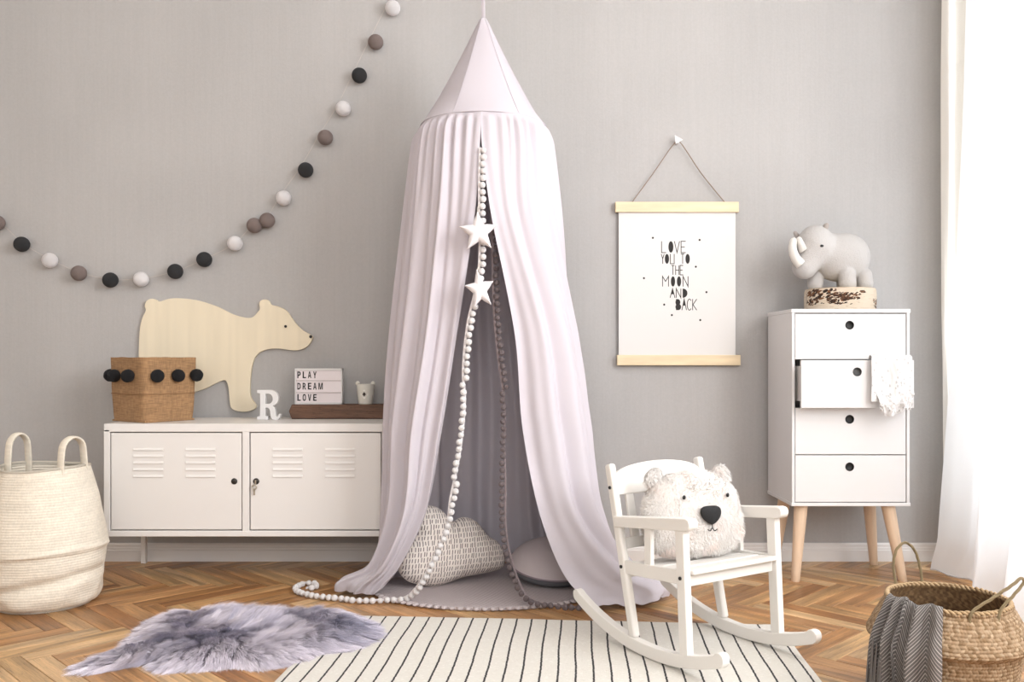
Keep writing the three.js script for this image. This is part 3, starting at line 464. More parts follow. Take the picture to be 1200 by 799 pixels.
// ------------------------------------------------------------------ play canopy
const US = [0, 0.08, 0.16, 0.25, 0.33, 0.42, 0.5, 0.6, 0.7, 0.8, 0.87, 0.93, 1];
{
  const cx = -0.115, cz = 0.5, c = thing('play_canopy', 'pale lilac cotton play canopy hanging from the ceiling to the floor', 'canopy', [cx, 0, cz]);
  const circle = (r, gapL = 0, gapR = 0) => US.map((u) => { const a = u * Math.PI * 2; return [cx - Math.sin(a) * r + (u < 0.06 ? gapL : u > 0.96 ? gapR : 0), cz + Math.cos(a) * r]; });
  const keys = [
    [1.848, circle(0.25)], [1.80, circle(0.272)], [1.727, circle(0.285, -0.003, 0.003)], [1.48, circle(0.312, -0.018, 0.034)],
    [1.0, [[-0.207, 0.76], [-0.31, 0.76], [-0.42, 0.66], [-0.47, 0.5], [-0.43, 0.36], [-0.29, 0.22], [-0.11, 0.18], [0.06, 0.2], [0.18, 0.28], [0.24, 0.42], [0.235, 0.6], [0.15, 0.75], [0.012, 0.78]]],
    [0.66, [[-0.262, 0.74], [-0.36, 0.75], [-0.45, 0.65], [-0.49, 0.5], [-0.45, 0.36], [-0.3, 0.2], [-0.1, 0.15], [0.1, 0.16], [0.23, 0.25], [0.285, 0.42], [0.285, 0.6], [0.2, 0.75], [0.04, 0.77]]],
    [0.33, [[-0.33, 0.70], [-0.40, 0.73], [-0.47, 0.64], [-0.50, 0.5], [-0.465, 0.37], [-0.3, 0.17], [-0.1, 0.12], [0.12, 0.13], [0.27, 0.22], [0.33, 0.42], [0.335, 0.6], [0.27, 0.75], [0.108, 0.77]]],
    [0.12, [[-0.435, 0.67], [-0.50, 0.69], [-0.55, 0.61], [-0.53, 0.49], [-0.465, 0.38], [-0.3, 0.15], [-0.1, 0.105], [0.14, 0.115], [0.3, 0.21], [0.385, 0.42], [0.46, 0.56], [0.45, 0.74], [0.195, 0.785]]],
    [0.05, [[-0.49, 0.655], [-0.58, 0.665], [-0.68, 0.58], [-0.59, 0.47], [-0.465, 0.385], [-0.3, 0.145], [-0.1, 0.1], [0.15, 0.11], [0.31, 0.2], [0.42, 0.41], [0.55, 0.53], [0.585, 0.72], [0.26, 0.815]]],
    [0.009, [[-0.515, 0.655], [-0.60, 0.655], [-0.685, 0.57], [-0.60, 0.475], [-0.47, 0.39], [-0.3, 0.14], [-0.1, 0.095], [0.155, 0.105], [0.32, 0.2], [0.42, 0.42], [0.545, 0.55], [0.57, 0.735], [0.31, 0.835]]],
  ];
  const splines = keys.map(([y, p]) => new THREE.CatmullRomCurve3(p.map(([x, z]) => V(x, y, z)), false, 'catmullrom', 0.5));
  const uAt = (u) => { for (let k = 0; k < US.length - 1; k++) if (u <= US[k + 1]) return (k + (u - US[k]) / (US[k + 1] - US[k])) / (US.length - 1); return 1; };
  const NU = 520, NV = 150, cols = [];
  for (let i = 0; i <= NU; i++) { const t = uAt(i / NU), cv = new THREE.CatmullRomCurve3(splines.map((s) => s.getPoint(t)), false, 'centripetal'); cols.push(Array.from({ length: NV + 1 }, (_, j) => cv.getPoint(Math.pow(j / NV, 0.92)))); }
  const TP = Math.PI * 2;
  const skirt = grid(NU, NV, (u, v, i, j) => {
    const p = cols[i][j], a = cols[Math.max(0, i - 3)][j], b = cols[Math.min(NU, i + 3)][j], t = V(b.x - a.x, 0, b.z - a.z).normalize(), n = V(t.z, 0, -t.x);
    const h = clamp((1.848 - p.y) / 1.84), edge = sstep(0, 0.025, u) * sstep(1, 0.975, u), wob = 0.35 * noise(u * 9, h * 2.2, 3);
    const ruf = (0.0075 + 0.006 * noise(u * 31, 3)) * Math.sin(TP * 42 * u + 4.5 * noise(u * 15, 1)) * sstep(0.0, 0.02, h) * Math.exp(-h * 4.0);
    const big = 0.62 * Math.sin(TP * (17 * u + wob * 0.5) + 1.6 * noise(u * 7, 2)) + 0.38 * Math.sin(TP * (29 * u + wob * 0.4) + 2.2 * noise(u * 11, 5)), amp = 0.006 + 0.022 * sstep(0.03, 0.55, h) - 0.008 * sstep(0.8, 1, h);
    const d = (ruf + big * amp * sstep(0, 0.04, h)) * lerp(0.35, 1, edge) + 0.003 * noise(u * 60, h * 14, 7) * h;
    const lie = sstep(0.05, 0.0, p.y);
    return { x: p.x + n.x * d - cx, y: Math.max(0.004, p.y + lie * (0.012 + 0.016 * noise(p.x * 22, p.z * 22, 4))), z: p.z + n.z * d - cz, s: u * 2.4, t: v * 1.9 };
  });
  part('skirt', skirt, M.cotton, c);
  { // conical top of sewn panels
    const panels = 6, prof = (v) => lerp(0.252, 0.013, Math.pow(v, 0.94));
    part('cone_top', grid(180, 50, (u, v) => {
      const a = u * TP, k = (u * panels + 0.42) % 1, chord = Math.cos(Math.PI / panels) / Math.cos((k - 0.5) * TP / panels), r = prof(v) * lerp(1, chord, 0.55 * sstep(0, 0.25, v)) - 0.004 * Math.sin(v * 3.1);
      return { x: Math.sin(a) * r, y: lerp(1.846, 2.285, v), z: Math.cos(a) * r, s: u * 1.2, t: v * 0.5 };
    }, true), M.cotton, c);
    for (let k = 0; k < panels; k++) { const a = (k + 0.58) / panels * TP; part('seam', tube(Array.from({ length: 12 }, (_, j) => { const v = 0.01 + j / 11 * 0.98, r = prof(v) - 0.004 * Math.sin(v * 3.1) + 0.0008; return V(Math.sin(a) * r, lerp(1.846, 2.285, v), Math.cos(a) * r); }), 0.0009, 24, 5), M.cotton, c); }
    part('gathered_seam', new THREE.TorusGeometry(0.2505, 0.0022, 8, 120).rotateX(Math.PI / 2).translate(0, 1.848, 0), M.cotton, c);
    part('hanging_tape', [ribbon([V(0.001, 2.27, 0), V(-0.002, 2.4, 0.002), V(0.0, 2.75, 0), V(0, 3.282, 0)], 0.016, 0.005, () => V(1, 0, 0.3), 30), new THREE.TorusGeometry(0.012, 0.002, 8, 20).translate(0, 3.286, 0)], M.cotton, c);
  }
}
// pompom trims hung in the opening
function pomTrim(name, label, pts, r, step, mPom, mTape, off) {
  const o = pts.reduce((a, b) => b[1] < a[1] ? b : a), base = [pts[0][0], 0, pts[0][2]];
  const t = thing(name, label, 'pompom trim', base, 0, 'pompom trims in the canopy opening'), P = pts.map(([x, y, z]) => V(x - base[0], y, z - base[2])), cv = new THREE.CatmullRomCurve3(P, false, 'centripetal'), len = cv.getLength();
  part('tape', ribbon(P.map((p, i) => p.clone().add(V(off(i / (P.length - 1)) * -0.004, 0, -0.002))), 0.009, 0.0025, (u, tg) => Math.abs(tg.y) > 0.6 ? V(1, 0, 0.2) : V(0, 1, 0), 220), mTape, t);
  const g = new THREE.SphereGeometry(r, 14, 10), n = Math.floor(len / step);
  for (let i = 0; i < n; i++) { const u = (i + 0.5) / n, p = cv.getPointAt(u), m = part('pompom', g, mPom, t); m.position.set(p.x + off(u) * 0.009 + 0.0015 * Math.sin(i * 2.1), Math.max(r + 0.001, p.y), p.z + 0.004 + 0.0015 * Math.cos(i * 1.7)); m.rotation.set(i, i * 2, 0); const k = 0.92 + 0.12 * ((i * 37) % 10) / 10; m.scale.setScalar(k); }
}
pomTrim('pompom_trim', 'white pompom trim hanging in the canopy opening and trailing onto the floor',
  [[-0.114, 1.700, 0.80], [-0.116, 1.567, 0.82], [-0.116, 1.456, 0.825], [-0.116, 1.267, 0.825], [-0.134, 1.158, 0.825], [-0.159, 1.049, 0.815], [-0.176, 0.871, 0.805], [-0.169, 0.776, 0.805], [-0.188, 0.579, 0.800], [-0.223, 0.408, 0.795], [-0.246, 0.303, 0.79], [-0.281, 0.214, 0.785], [-0.32, 0.13, 0.775], [-0.36, 0.062, 0.75], [-0.405, 0.022, 0.722], [-0.47, 0.013, 0.712], [-0.535, 0.013, 0.722], [-0.600, 0.013, 0.715], [-0.669, 0.013, 0.686], [-0.737, 0.013, 0.664], [-0.799, 0.013, 0.629], [-0.854, 0.013, 0.575], [-0.868, 0.013, 0.51], [-0.845, 0.013, 0.46], [-0.815, 0.014, 0.46], [-0.790, 0.014, 0.505], [-0.812, 0.014, 0.545]],
  0.0122, 0.0262, M.pomWhite, M.starCloth, (u) => u < 0.35 ? 1 : u < 0.5 ? -1 : 1);
pomTrim('pompom_trim', 'grey pompom trim hanging inside the canopy opening down to the mat',
  [[-0.093, 1.610, 0.745], [-0.073, 1.448, 0.755], [-0.067, 1.210, 0.752], [-0.060, 1.051, 0.745], [-0.045, 0.908, 0.735], [-0.025, 0.765, 0.725], [-0.025, 0.605, 0.725], [-0.029, 0.446, 0.725], [-0.027, 0.287, 0.73], [-0.010, 0.185, 0.735], [0.019, 0.098, 0.755], [0.052, 0.045, 0.785], [0.095, 0.028, 0.815], [0.156, 0.026, 0.838], [0.215, 0.026, 0.86], [0.26, 0.03, 0.88]],
  0.0115, 0.026, M.pomGrey, M.tapeGrey, (u) => u < 0.45 ? 1 : -1);
{ // stuffed stars
  const star = (R, r, sq) => Array.from({ length: 40 }, (_, i) => { const k = i / 4, f = Math.floor(k), t = k - f, rr = (n) => n % 2 ? r : R, A = (n) => Math.PI / 2 + n * Math.PI / 5, ax = Math.cos(A(f)) * rr(f), ay = Math.sin(A(f)) * rr(f), bx = Math.cos(A(f + 1)) * rr(f + 1), by = Math.sin(A(f + 1)) * rr(f + 1); return [lerp(ax, bx, t) * sq, lerp(ay, by, t)]; });
  const put = (label, R, sq, x, y, z, roll, yaw) => {
    const s = thing('star_ornament', label, 'star', [x, y, z], yaw, 'stuffed stars on the pompom trim'), g = cushion(star(R, R * 0.47, sq), 0.04, 16, 240, 3.2, 0.6); g.rotateZ(roll); part('star_body', g, M.starCloth, s);
    part('loop', tube([V(Math.sin(-roll) * R * 0.92, Math.cos(roll) * R * 0.92, 0), V(-0.004, R + 0.012, -0.004), V(0.004, R + 0.03, -0.012), V(0.002, R + 0.012, -0.006), V(Math.sin(-roll) * R * 0.9, Math.cos(roll) * R * 0.9, 0)], 0.0012, 24, 5), M.cord, s);
  };
  put('white stuffed star hung higher on the pompom trim, facing squarely', 0.074, 1, -0.121, 1.38, 0.862, 0.05, 0);
  put('white stuffed star hung lower on the pompom trim, tilted sideways', 0.075, 0.74, -0.116, 1.172, 0.862, 0.16, 0.15);
}
// ------------------------------------------------------------------ inside the canopy: mat, cloud cushion, round cushion
{
  const knit = dataTex(256, 256, (x, y) => { const a = Math.abs(Math.sin((x + y) * Math.PI * 28)), b = Math.abs(Math.sin((x - y) * Math.PI * 28)); return 0.5 * a + 0.5 * b; }, false, 2, 2);
  const m = thing('play_mat', 'round lilac-grey knitted mat with a scalloped edge under the canopy', 'mat', [-0.1, 0, 0.462]);
  const km = mat({ color: '#bcb0b0', roughness: 1, bumpMap: knit, bumpScale: 0.007 });
  part('mat_body', grid(160, 24, (u, v) => { const a = u * Math.PI * 2, r = v < 0.7 ? v / 0.7 : 1, drop = v < 0.7 ? 0 : (v - 0.7) / 0.3, x = Math.cos(a) * 0.46 * r, z = Math.sin(a) * 0.352 * r; return { x, y: 0.014 - drop * 0.013 + 0.0015 * noise(x * 12, z * 12) * (1 - drop), z, s: x, t: z }; }, true), km, m);
  const sc = []; for (let i = 0; i < 96; i++) { const a = i / 96 * Math.PI * 2, s = new THREE.SphereGeometry(0.014, 10, 6); s.scale(1, 0.5, 0.8); s.rotateY(-a); s.translate(Math.cos(a) * 0.466, 0.0085, Math.sin(a) * 0.358); sc.push(s); }
  part('scalloped_edge', sc, mat({ color: '#b8adad', roughness: 1 }), m).userData.kind = 'stuff';
}
{
  const uv0 = [[80, 480], [90, 420], [130, 370], [180, 340], [195, 280], [190, 220], [220, 160], [270, 120], [330, 115], [385, 135], [415, 170], [440, 205], [465, 212], [490, 195], [530, 178], [580, 185], [630, 220], [665, 270], [690, 300], [740, 330], [775, 380], [785, 440], [765, 500], [700, 530], [600, 555], [500, 580], [400, 620], [320, 645], [240, 640], [160, 620], [110, 570]];
  const o = uv0.map(([u, v]) => [(u - 430) / 1689 * 1.13, -(v - 400 + 0.15 * (u - 430)) / 1689]).reverse();
  const print = canvasTex(1024, 1024, (c, w, h) => {
    c.fillStyle = '#e7ddd5'; c.fillRect(0, 0, w, h); c.strokeStyle = '#6a5f60'; c.lineWidth = 7; c.lineCap = 'round'; const q = mulberry(5);
    for (let r = 0; r < 24; r++) for (let k = 0; k < 44; k++) { const x = (k + 0.5 + (q() - 0.5) * 0.4) * w / 44, y = (r + 0.5) * h / 24 + (q() - 0.5) * 5, l = 10 + q() * 8; c.beginPath(); c.moveTo(x + 3, y - l); c.lineTo(x - 3 + q() * 3, y + l); c.stroke(); }
  }); print.repeat.set(2.0, 2.0);
  const p = thing('cloud_cushion', 'cloud-shaped cushion printed with small dark dashes', 'cushion', [-0.252, 0.0165, 0.46], -0.42 * -1);
  const g = cushion(o, 0.15, 22, 260, 2.6, 0.55, 0.05); g.rotateX(-0.2); g.computeBoundingBox(); g.translate(0, -g.boundingBox.min.y, 0);
  part('cushion_body', g, mat({ map: print, roughness: 0.95, bumpMap: fabric(12), bumpScale: 0.0005 }), p);
  const e = tube(o.map(([x, y]) => V(x, y, 0)), 0.0022, 300, 5, true); e.rotateX(-0.2); e.translate(0, p.children[0].geometry.boundingBox ? 0 : 0, 0);
  const bb = new THREE.Box3().setFromBufferAttribute(cushion(o, 0.15, 22, 60, 2.6, 0.55, 0.05).rotateX(-0.2).attributes.position); e.translate(0, -bb.min.y, 0);
  part('seam', e, mat({ color: '#d8cec6', roughness: 1 }), p);
  const r = thing('round_cushion', 'round mauve-grey cushion with a dark mesh border lying on the mat', 'cushion', [0.165, 0.0165, 0.39]);
  const prof = [[0, 0.158], [0.04, 0.156], [0.08, 0.147], [0.115, 0.13], [0.145, 0.105], [0.165, 0.078], [0.178, 0.05]];
  const tilt = (q) => { q.scale(1, 0.8, 1); q.rotateX(0.2); q.rotateZ(-0.05); q.translate(0, 0.028, 0); return q; };
  part('cushion_top', tilt(lathe(prof.map(([x, y]) => [x, y]), 56)), mat({ color: '#c2b6b6', roughness: 0.95, bumpMap: fabric(12), bumpScale: 0.0006, side: THREE.DoubleSide }), r);
  part('border_band', tilt(lathe([[0.178, 0.05], [0.181, 0.038], [0.178, 0.022], [0.16, 0.008], [0.08, 0.002], [0, 0.002]], 56)), mat({ color: '#6b6a6e', roughness: 1, bumpMap: fabric(8), bumpScale: 0.002, side: THREE.DoubleSide }), r, 'dark mesh border');
  part('piping', tilt(new THREE.TorusGeometry(0.178, 0.004, 8, 80).rotateX(Math.PI / 2).translate(0, 0.05, 0)), mat({ color: '#8b7c82', roughness: 1 }), r);
}
// ------------------------------------------------------------------ striped rug
{
  const W = 1.56, D = 1.15, n = 30;
  const stripes = canvasTex(2048, 512, (c, w, h) => {
    c.fillStyle = '#e2ddd4'; c.fillRect(0, 0, w, h); const q = mulberry(9);
    for (let i = 0; i < 9000; i++) { const k = q(); c.fillStyle = k > 0.5 ? 'rgba(255,252,246,0.35)' : 'rgba(205,196,184,0.28)'; c.fillRect(q() * w, q() * h, 3 + q() * 10, 1.5); }
    for (let i = 0; i < n; i++) { const x = (i + 0.5) * w / n; for (let y = 0; y < h; y += 4) { c.fillStyle = q() > 0.15 ? '#2f2d2e' : '#4a4747'; c.fillRect(x - 3.6 + (q() - 0.5) * 1.6, y, 7.4, 4); } }
  });
  const r = thing('striped_rug', 'off-white woven rug with thin black stripes under the rocking chair', 'rug', [0.105, 0, 1.5], -0.075);
  part('rug_body', grid(120, 60, (u, v) => { const x = (u - 0.5) * W, z = (0.5 - v) * D, e = Math.min(u, 1 - u, v, 1 - v) < 1e-6 ? 0 : 1; return { x: x + 0.003 * noise(z * 4, 7), y: e ? 0.006 + 0.0012 * noise(x * 5, z * 5, 3) + 0.0006 * noise(x * 20, z * 20) : 0.0005, z: z + 0.004 * noise(x * 3, 1), s: u, t: v }; }), mat({ map: stripes, roughness: 1, bumpMap: fabric(40), bumpScale: 0.001 }), r);
}
// ------------------------------------------------------------------ fur
const blade = (() => { const p = [], idx = [], n = 4; for (let i = 0; i <= n; i++) { const t = i / n, w = 0.5 * (1 - t * 0.92), z = 0.42 * t * t; p.push(-w, t * (1 - 0.12 * t), z, w, t * (1 - 0.12 * t), z); } for (let i = 0; i < n; i++) { const a = i * 2; idx.push(a, a + 1, a + 2, a + 1, a + 3, a + 2); } const g = new THREE.BufferGeometry(); g.setAttribute('position', new THREE.Float32BufferAttribute(p, 3)); g.setIndex(idx); g.computeVertexNormals(); return g; })();
function fur(name, hairs, material, parent) {        // hairs: {p, up, lean, len, wide, c}
  const m = new THREE.InstancedMesh(blade, material, hairs.length), X = V(1, 0, 0), Z = V(0, 0, 1), mx = new THREE.Matrix4();
  hairs.forEach((h, i) => {
    const y = h.up.clone().normalize(), z = h.lean.clone().addScaledVector(y, -h.lean.dot(y)); if (z.lengthSq() < 1e-8) z.copy(X); z.normalize();
    const x = y.clone().cross(z);
    mx.makeBasis(x.multiplyScalar(h.wide), y.multiplyScalar(h.len), z.multiplyScalar(h.len)).setPosition(h.p); m.setMatrixAt(i, mx); m.setColorAt(i, h.c);
  });
  m.name = name; m.userData.kind = 'stuff'; m.castShadow = m.receiveShadow = true; parent.add(m); return m;
}
{ // sheepskin
  const out = [[-1.320, 1.442], [-1.290, 1.49], [-1.238, 1.495], [-1.182, 1.453], [-1.107, 1.405], [-1.042, 1.470], [-0.932, 1.458], [-0.838, 1.428], [-0.774, 1.455], [-0.710, 1.435], [-0.641, 1.395], [-0.605, 1.325], [-0.516, 1.303], [-0.461, 1.227], [-0.434, 1.14], [-0.47, 1.03], [-0.525, 0.962], [-0.628, 0.873], [-0.713, 0.878], [-0.784, 0.930], [-0.901, 0.895], [-0.980, 0.913], [-1.081, 0.907], [-1.170, 0.895], [-1.229, 0.885], [-1.278, 0.935], [-1.271, 1.055], [-1.254, 1.208], [-1.255, 1.32], [-1.29, 1.40]];
  const bx = -0.87, bz = 1.18, s = thing('sheepskin_rug', 'fluffy lavender-grey sheepskin lying partly on the striped rug', 'sheepskin', [bx, 0, bz - 0.02]);
  const cv = new THREE.CatmullRomCurve3(out.map(([x, z]) => V(x - bx, 0, z - bz)), true, 'catmullrom', 0.5), N = 220, P = cv.getSpacedPoints(N);
  const high = (x, z, rr) => (x + bx > -0.66 && z + bz > 0.9 ? 0.008 : 0.002) + (0.016 + 0.026 * (0.5 + 0.9 * noise((x + bx) * 6, (z + bz) * 6, 2))) * sstep(1, 0.72, rr);
  const at = (u, rr) => { const k = u * N, i = Math.floor(k) % N, a = P[i], b = P[(i + 1) % N], t = k - Math.floor(k), x = lerp(a.x, b.x, t) * rr * 0.93, z = lerp(a.z, b.z, t) * rr * 0.93; return V(x, high(x, z, rr), z); };
  part('hide', grid(N, 24, (u, v) => { const p = at(u, v); return { x: p.x, y: p.y, z: p.z, s: p.x, t: p.z }; }, true), mat({ color: '#8d8690', roughness: 1, side: THREE.DoubleSide }), s);
  const hairs = [], q = mulberry(77), lightC = new THREE.Color().setRGB(0.88, 0.82, 0.89), midC = new THREE.Color().setRGB(0.68, 0.64, 0.74), darkC = new THREE.Color().setRGB(0.37, 0.365, 0.48);
  for (let i = 0; i < 130000; i++) {
    const u = q(), rr = Math.sqrt(q()) * 1.02, p = at(u, rr), X = p.x + bx, Z = p.z + bz;
    // nearest lock of wool: hairs of one lock lean to a common tip
    const cell = 0.03, gi = Math.floor(X / cell), gj = Math.floor(Z / cell); let best = 9, K = null;
    for (let di = -1; di <= 1; di++) for (let dj = -1; dj <= 1; dj++) { const id = Math.imul(gi + di, 7919) ^ Math.imul(gj + dj, 104729), r1 = mulberry(id), kx = (gi + di + r1()) * cell, kz = (gj + dj + r1()) * cell, dd = (kx - X) ** 2 + (kz - Z) ** 2; if (dd < best) { best = dd; K = [kx, kz, r1(), r1()]; } }
    const a = 2.4 * noise(K[0] * 3.2, K[1] * 3.2, 11) + 1.6 * noise(K[0] * 12, K[1] * 12, 5) + (K[2] - 0.5) * 0.8, e = sstep(0.6, 1, rr), ol = Math.hypot(p.x, p.z) + 1e-6;
    const flow = V(Math.cos(a + 0.6), 0, Math.sin(a + 0.6)).lerp(V(p.x / ol, 0, p.z / ol), 0.3 + 0.5 * e).normalize();
    const reach = lerp(0.034, 0.046, e), mixK = 0.34, tip = V(lerp(p.x, K[0] - bx, mixK) + flow.x * reach, p.y + lerp(0.05, 0.016, e) * (0.75 + 0.4 * K[3]), lerp(p.z, K[1] - bz, mixK) + flow.z * reach).add(V((q() - 0.5) * 0.022, (q() - 0.5) * 0.014, (q() - 0.5) * 0.022));
    const up = tip.clone().sub(p), len = up.length() * (0.8 + 0.35 * q());
    let d = sstep(0.0, 0.55, noise(X * 5, Z * 7, 21) + 0.4 * noise(X * 22, Z * 22, 8)) * 0.6;
    d = Math.max(d, Math.exp(-(((X + 0.56) / 0.11) ** 2) - ((Z - 1.12) / 0.13) ** 2) * 0.95, 0.75 * Math.exp(-(((X + 0.95 - (1.3 - Z) * 0.9) / 0.09) ** 2) - ((Z - 1.25) / 0.13) ** 2)); d = clamp(d + (q() - 0.5) * 0.2 + (K[3] - 0.5) * 0.22);
    const c = d < 0.5 ? lightC.clone().lerp(midC, d * 2) : midC.clone().lerp(darkC, d * 2 - 1); c.multiplyScalar(0.72 + 0.5 * q());
    hairs.push({ p, up, lean: flow, len, wide: 0.0017 * (0.6 + 0.8 * q()), c });
  }
  fur('fur', hairs, mat({ color: '#ffffff', roughness: 0.85, side: THREE.DoubleSide }), s);
}
// ------------------------------------------------------------------ child's rocking chair
{
  const w = 0.1955, ch = thing('rocking_chair', 'small white wooden rocking chair with slatted arms on the striped rug', 'rocking chair', [0.6106, 0.0075, 1.2732], 0.5716);
  const paint = M.whitePaint, R = 0.8, z0 = -0.03, low = (z) => R - Math.sqrt(R * R - (z - z0) ** 2);
  const bolt = (x, y, z) => { const g = new THREE.CylinderGeometry(0.0055, 0.0055, 0.004, 16); g.rotateZ(Math.PI / 2); g.translate(x, y, z); return g; };
  for (const sx of [-1, 1]) {
    const X = sx * w;
    { // curved runner
      const s = new THREE.Shape(), a = -0.405, b = 0.262, t = 0.043, n = 26;
      for (let i = 0; i <= n; i++) { const z = lerp(a, b, i / n); i ? s.lineTo(z, low(z)) : s.moveTo(z, low(z)); }
      s.quadraticCurveTo(b + 0.018, low(b) + 0.012, b + 0.012, low(b) + 0.032); s.quadraticCurveTo(b + 0.004, low(b) + t + 0.004, b - 0.018, low(b) + t - 0.004);
      for (let i = n - 1; i >= 1; i--) { const z = lerp(a, b, i / n); s.lineTo(z, low(z) + t - 0.003); }
      s.quadraticCurveTo(a - 0.004, low(a) + t + 0.006, a - 0.014, low(a) + 0.028); s.quadraticCurveTo(a - 0.016, low(a) + 0.008, a, low(a));
      const g = new THREE.ExtrudeGeometry(s, { depth: 0.022, bevelEnabled: true, bevelThickness: 0.003, bevelSize: 0.003, bevelOffset: -0.003, bevelSegments: 2 }); g.rotateY(-Math.PI / 2); g.translate(X + 0.011, 0, 0);
      part('runner', metreUV(g), paint, ch);
    }
    const zAt = (y) => lerp(-0.115, -0.2365, (y - 0.05) / 0.525), fAt = (y) => lerp(0.1176, 0.098, (y - 0.05) / 0.37);
    const post = part('rear_post', barGeo(V(X, 0.042, zAt(0.042)), V(X, 0.574, zAt(0.574)), 0.026, 0.034, V(1, 0, 0), 0.01), paint, ch);
    part('front_leg', barGeo(V(X, 0.046, fAt(0.046)), V(X, 0.415, fAt(0.415)), 0.026, 0.036, V(1, 0, 0), 0.004), paint, ch);
    const arm = new THREE.Shape(); arm.moveTo(zAt(0.40), 0.377); arm.lineTo(0.125, 0.414); arm.quadraticCurveTo(0.147, 0.418, 0.147, 0.434); arm.quadraticCurveTo(0.147, 0.453, 0.125, 0.452); arm.lineTo(zAt(0.41), 0.411);
    const ag = new THREE.ExtrudeGeometry(arm, { depth: 0.028, bevelEnabled: true, bevelThickness: 0.004, bevelSize: 0.004, bevelOffset: -0.004, bevelSegments: 3 }); ag.rotateY(-Math.PI / 2); ag.translate(X + 0.014, 0, 0); part('armrest', metreUV(ag), paint, ch);
    part('side_rail', barGeo(V(X, 0.256, zAt(0.256) + 0.01), V(X, 0.274, fAt(0.275) - 0.01), 0.02, 0.042, V(1, 0, 0), 0.003), paint, ch);
    const zm = (zAt(0.35) + fAt(0.35)) / 2 - 0.004; part('arm_spindle', barGeo(V(X, 0.278, zm), V(X, 0.402, zm), 0.016, 0.03, V(1, 0, 0), 0.003), paint, ch);
    for (const [y, z] of [[0.50, zAt(0.50)], [0.256, zAt(0.256)], [0.274, fAt(0.275)]]) part('bolt', bolt(X + sx * 0.0145, y, z), M.dark, ch, 'black bolt head');
  }
  { // arched crest, lower back rail, back slats in the plane of the posts
    const lean = Math.atan2(0.2365 - 0.115, 0.525), place = (g) => { g.rotateX(-lean); g.translate(0, 0.05, -0.115); return g; }, L = (y) => (y - 0.05) / Math.cos(lean);
    const s = new THREE.Shape(), x1 = w - 0.012; s.moveTo(-x1, L(0.475)); s.lineTo(x1, L(0.475)); s.lineTo(x1, L(0.54)); s.bezierCurveTo(x1 - 0.05, L(0.585), -x1 + 0.05, L(0.585), -x1, L(0.54));
    const g = new THREE.ExtrudeGeometry(s, { depth: 0.012, bevelEnabled: true, bevelThickness: 0.003, bevelSize: 0.003, bevelOffset: -0.003, bevelSegments: 2 }); g.translate(0, 0, -0.006); part('crest_rail', metreUV(place(g)), paint, ch);
    part('lower_back_rail', place(box(2 * x1, 0.035, 0.016, 0, L(0.325), 0, 0.003)), paint, ch);
    for (const x of [-0.135, -0.045, 0.045, 0.135]) part('back_slat', place(box(0.032, L(0.48) - L(0.33), 0.012, x, (L(0.48) + L(0.33)) / 2, 0, 0.003)), paint, ch);
  }
  for (let k = 0; k < 4; k++) { const z = lerp(-0.128, 0.098, k / 3), y = lerp(0.261, 0.288, k / 3) - (k === 3 ? 0.001 : 0); part('seat_slat', box(2 * w - 0.03, 0.014, 0.07, 0, 0, 0, 0.005).rotateX(-0.115).translate(0, y, z), paint, ch); }
  part('front_apron', box(2 * w - 0.026, 0.034, 0.016, 0, 0.262, 0.1, 0.003), paint, ch);
  part('rear_stretcher', box(2 * w - 0.026, 0.03, 0.016, 0, 0.238, -0.152, 0.003), paint, ch);
}
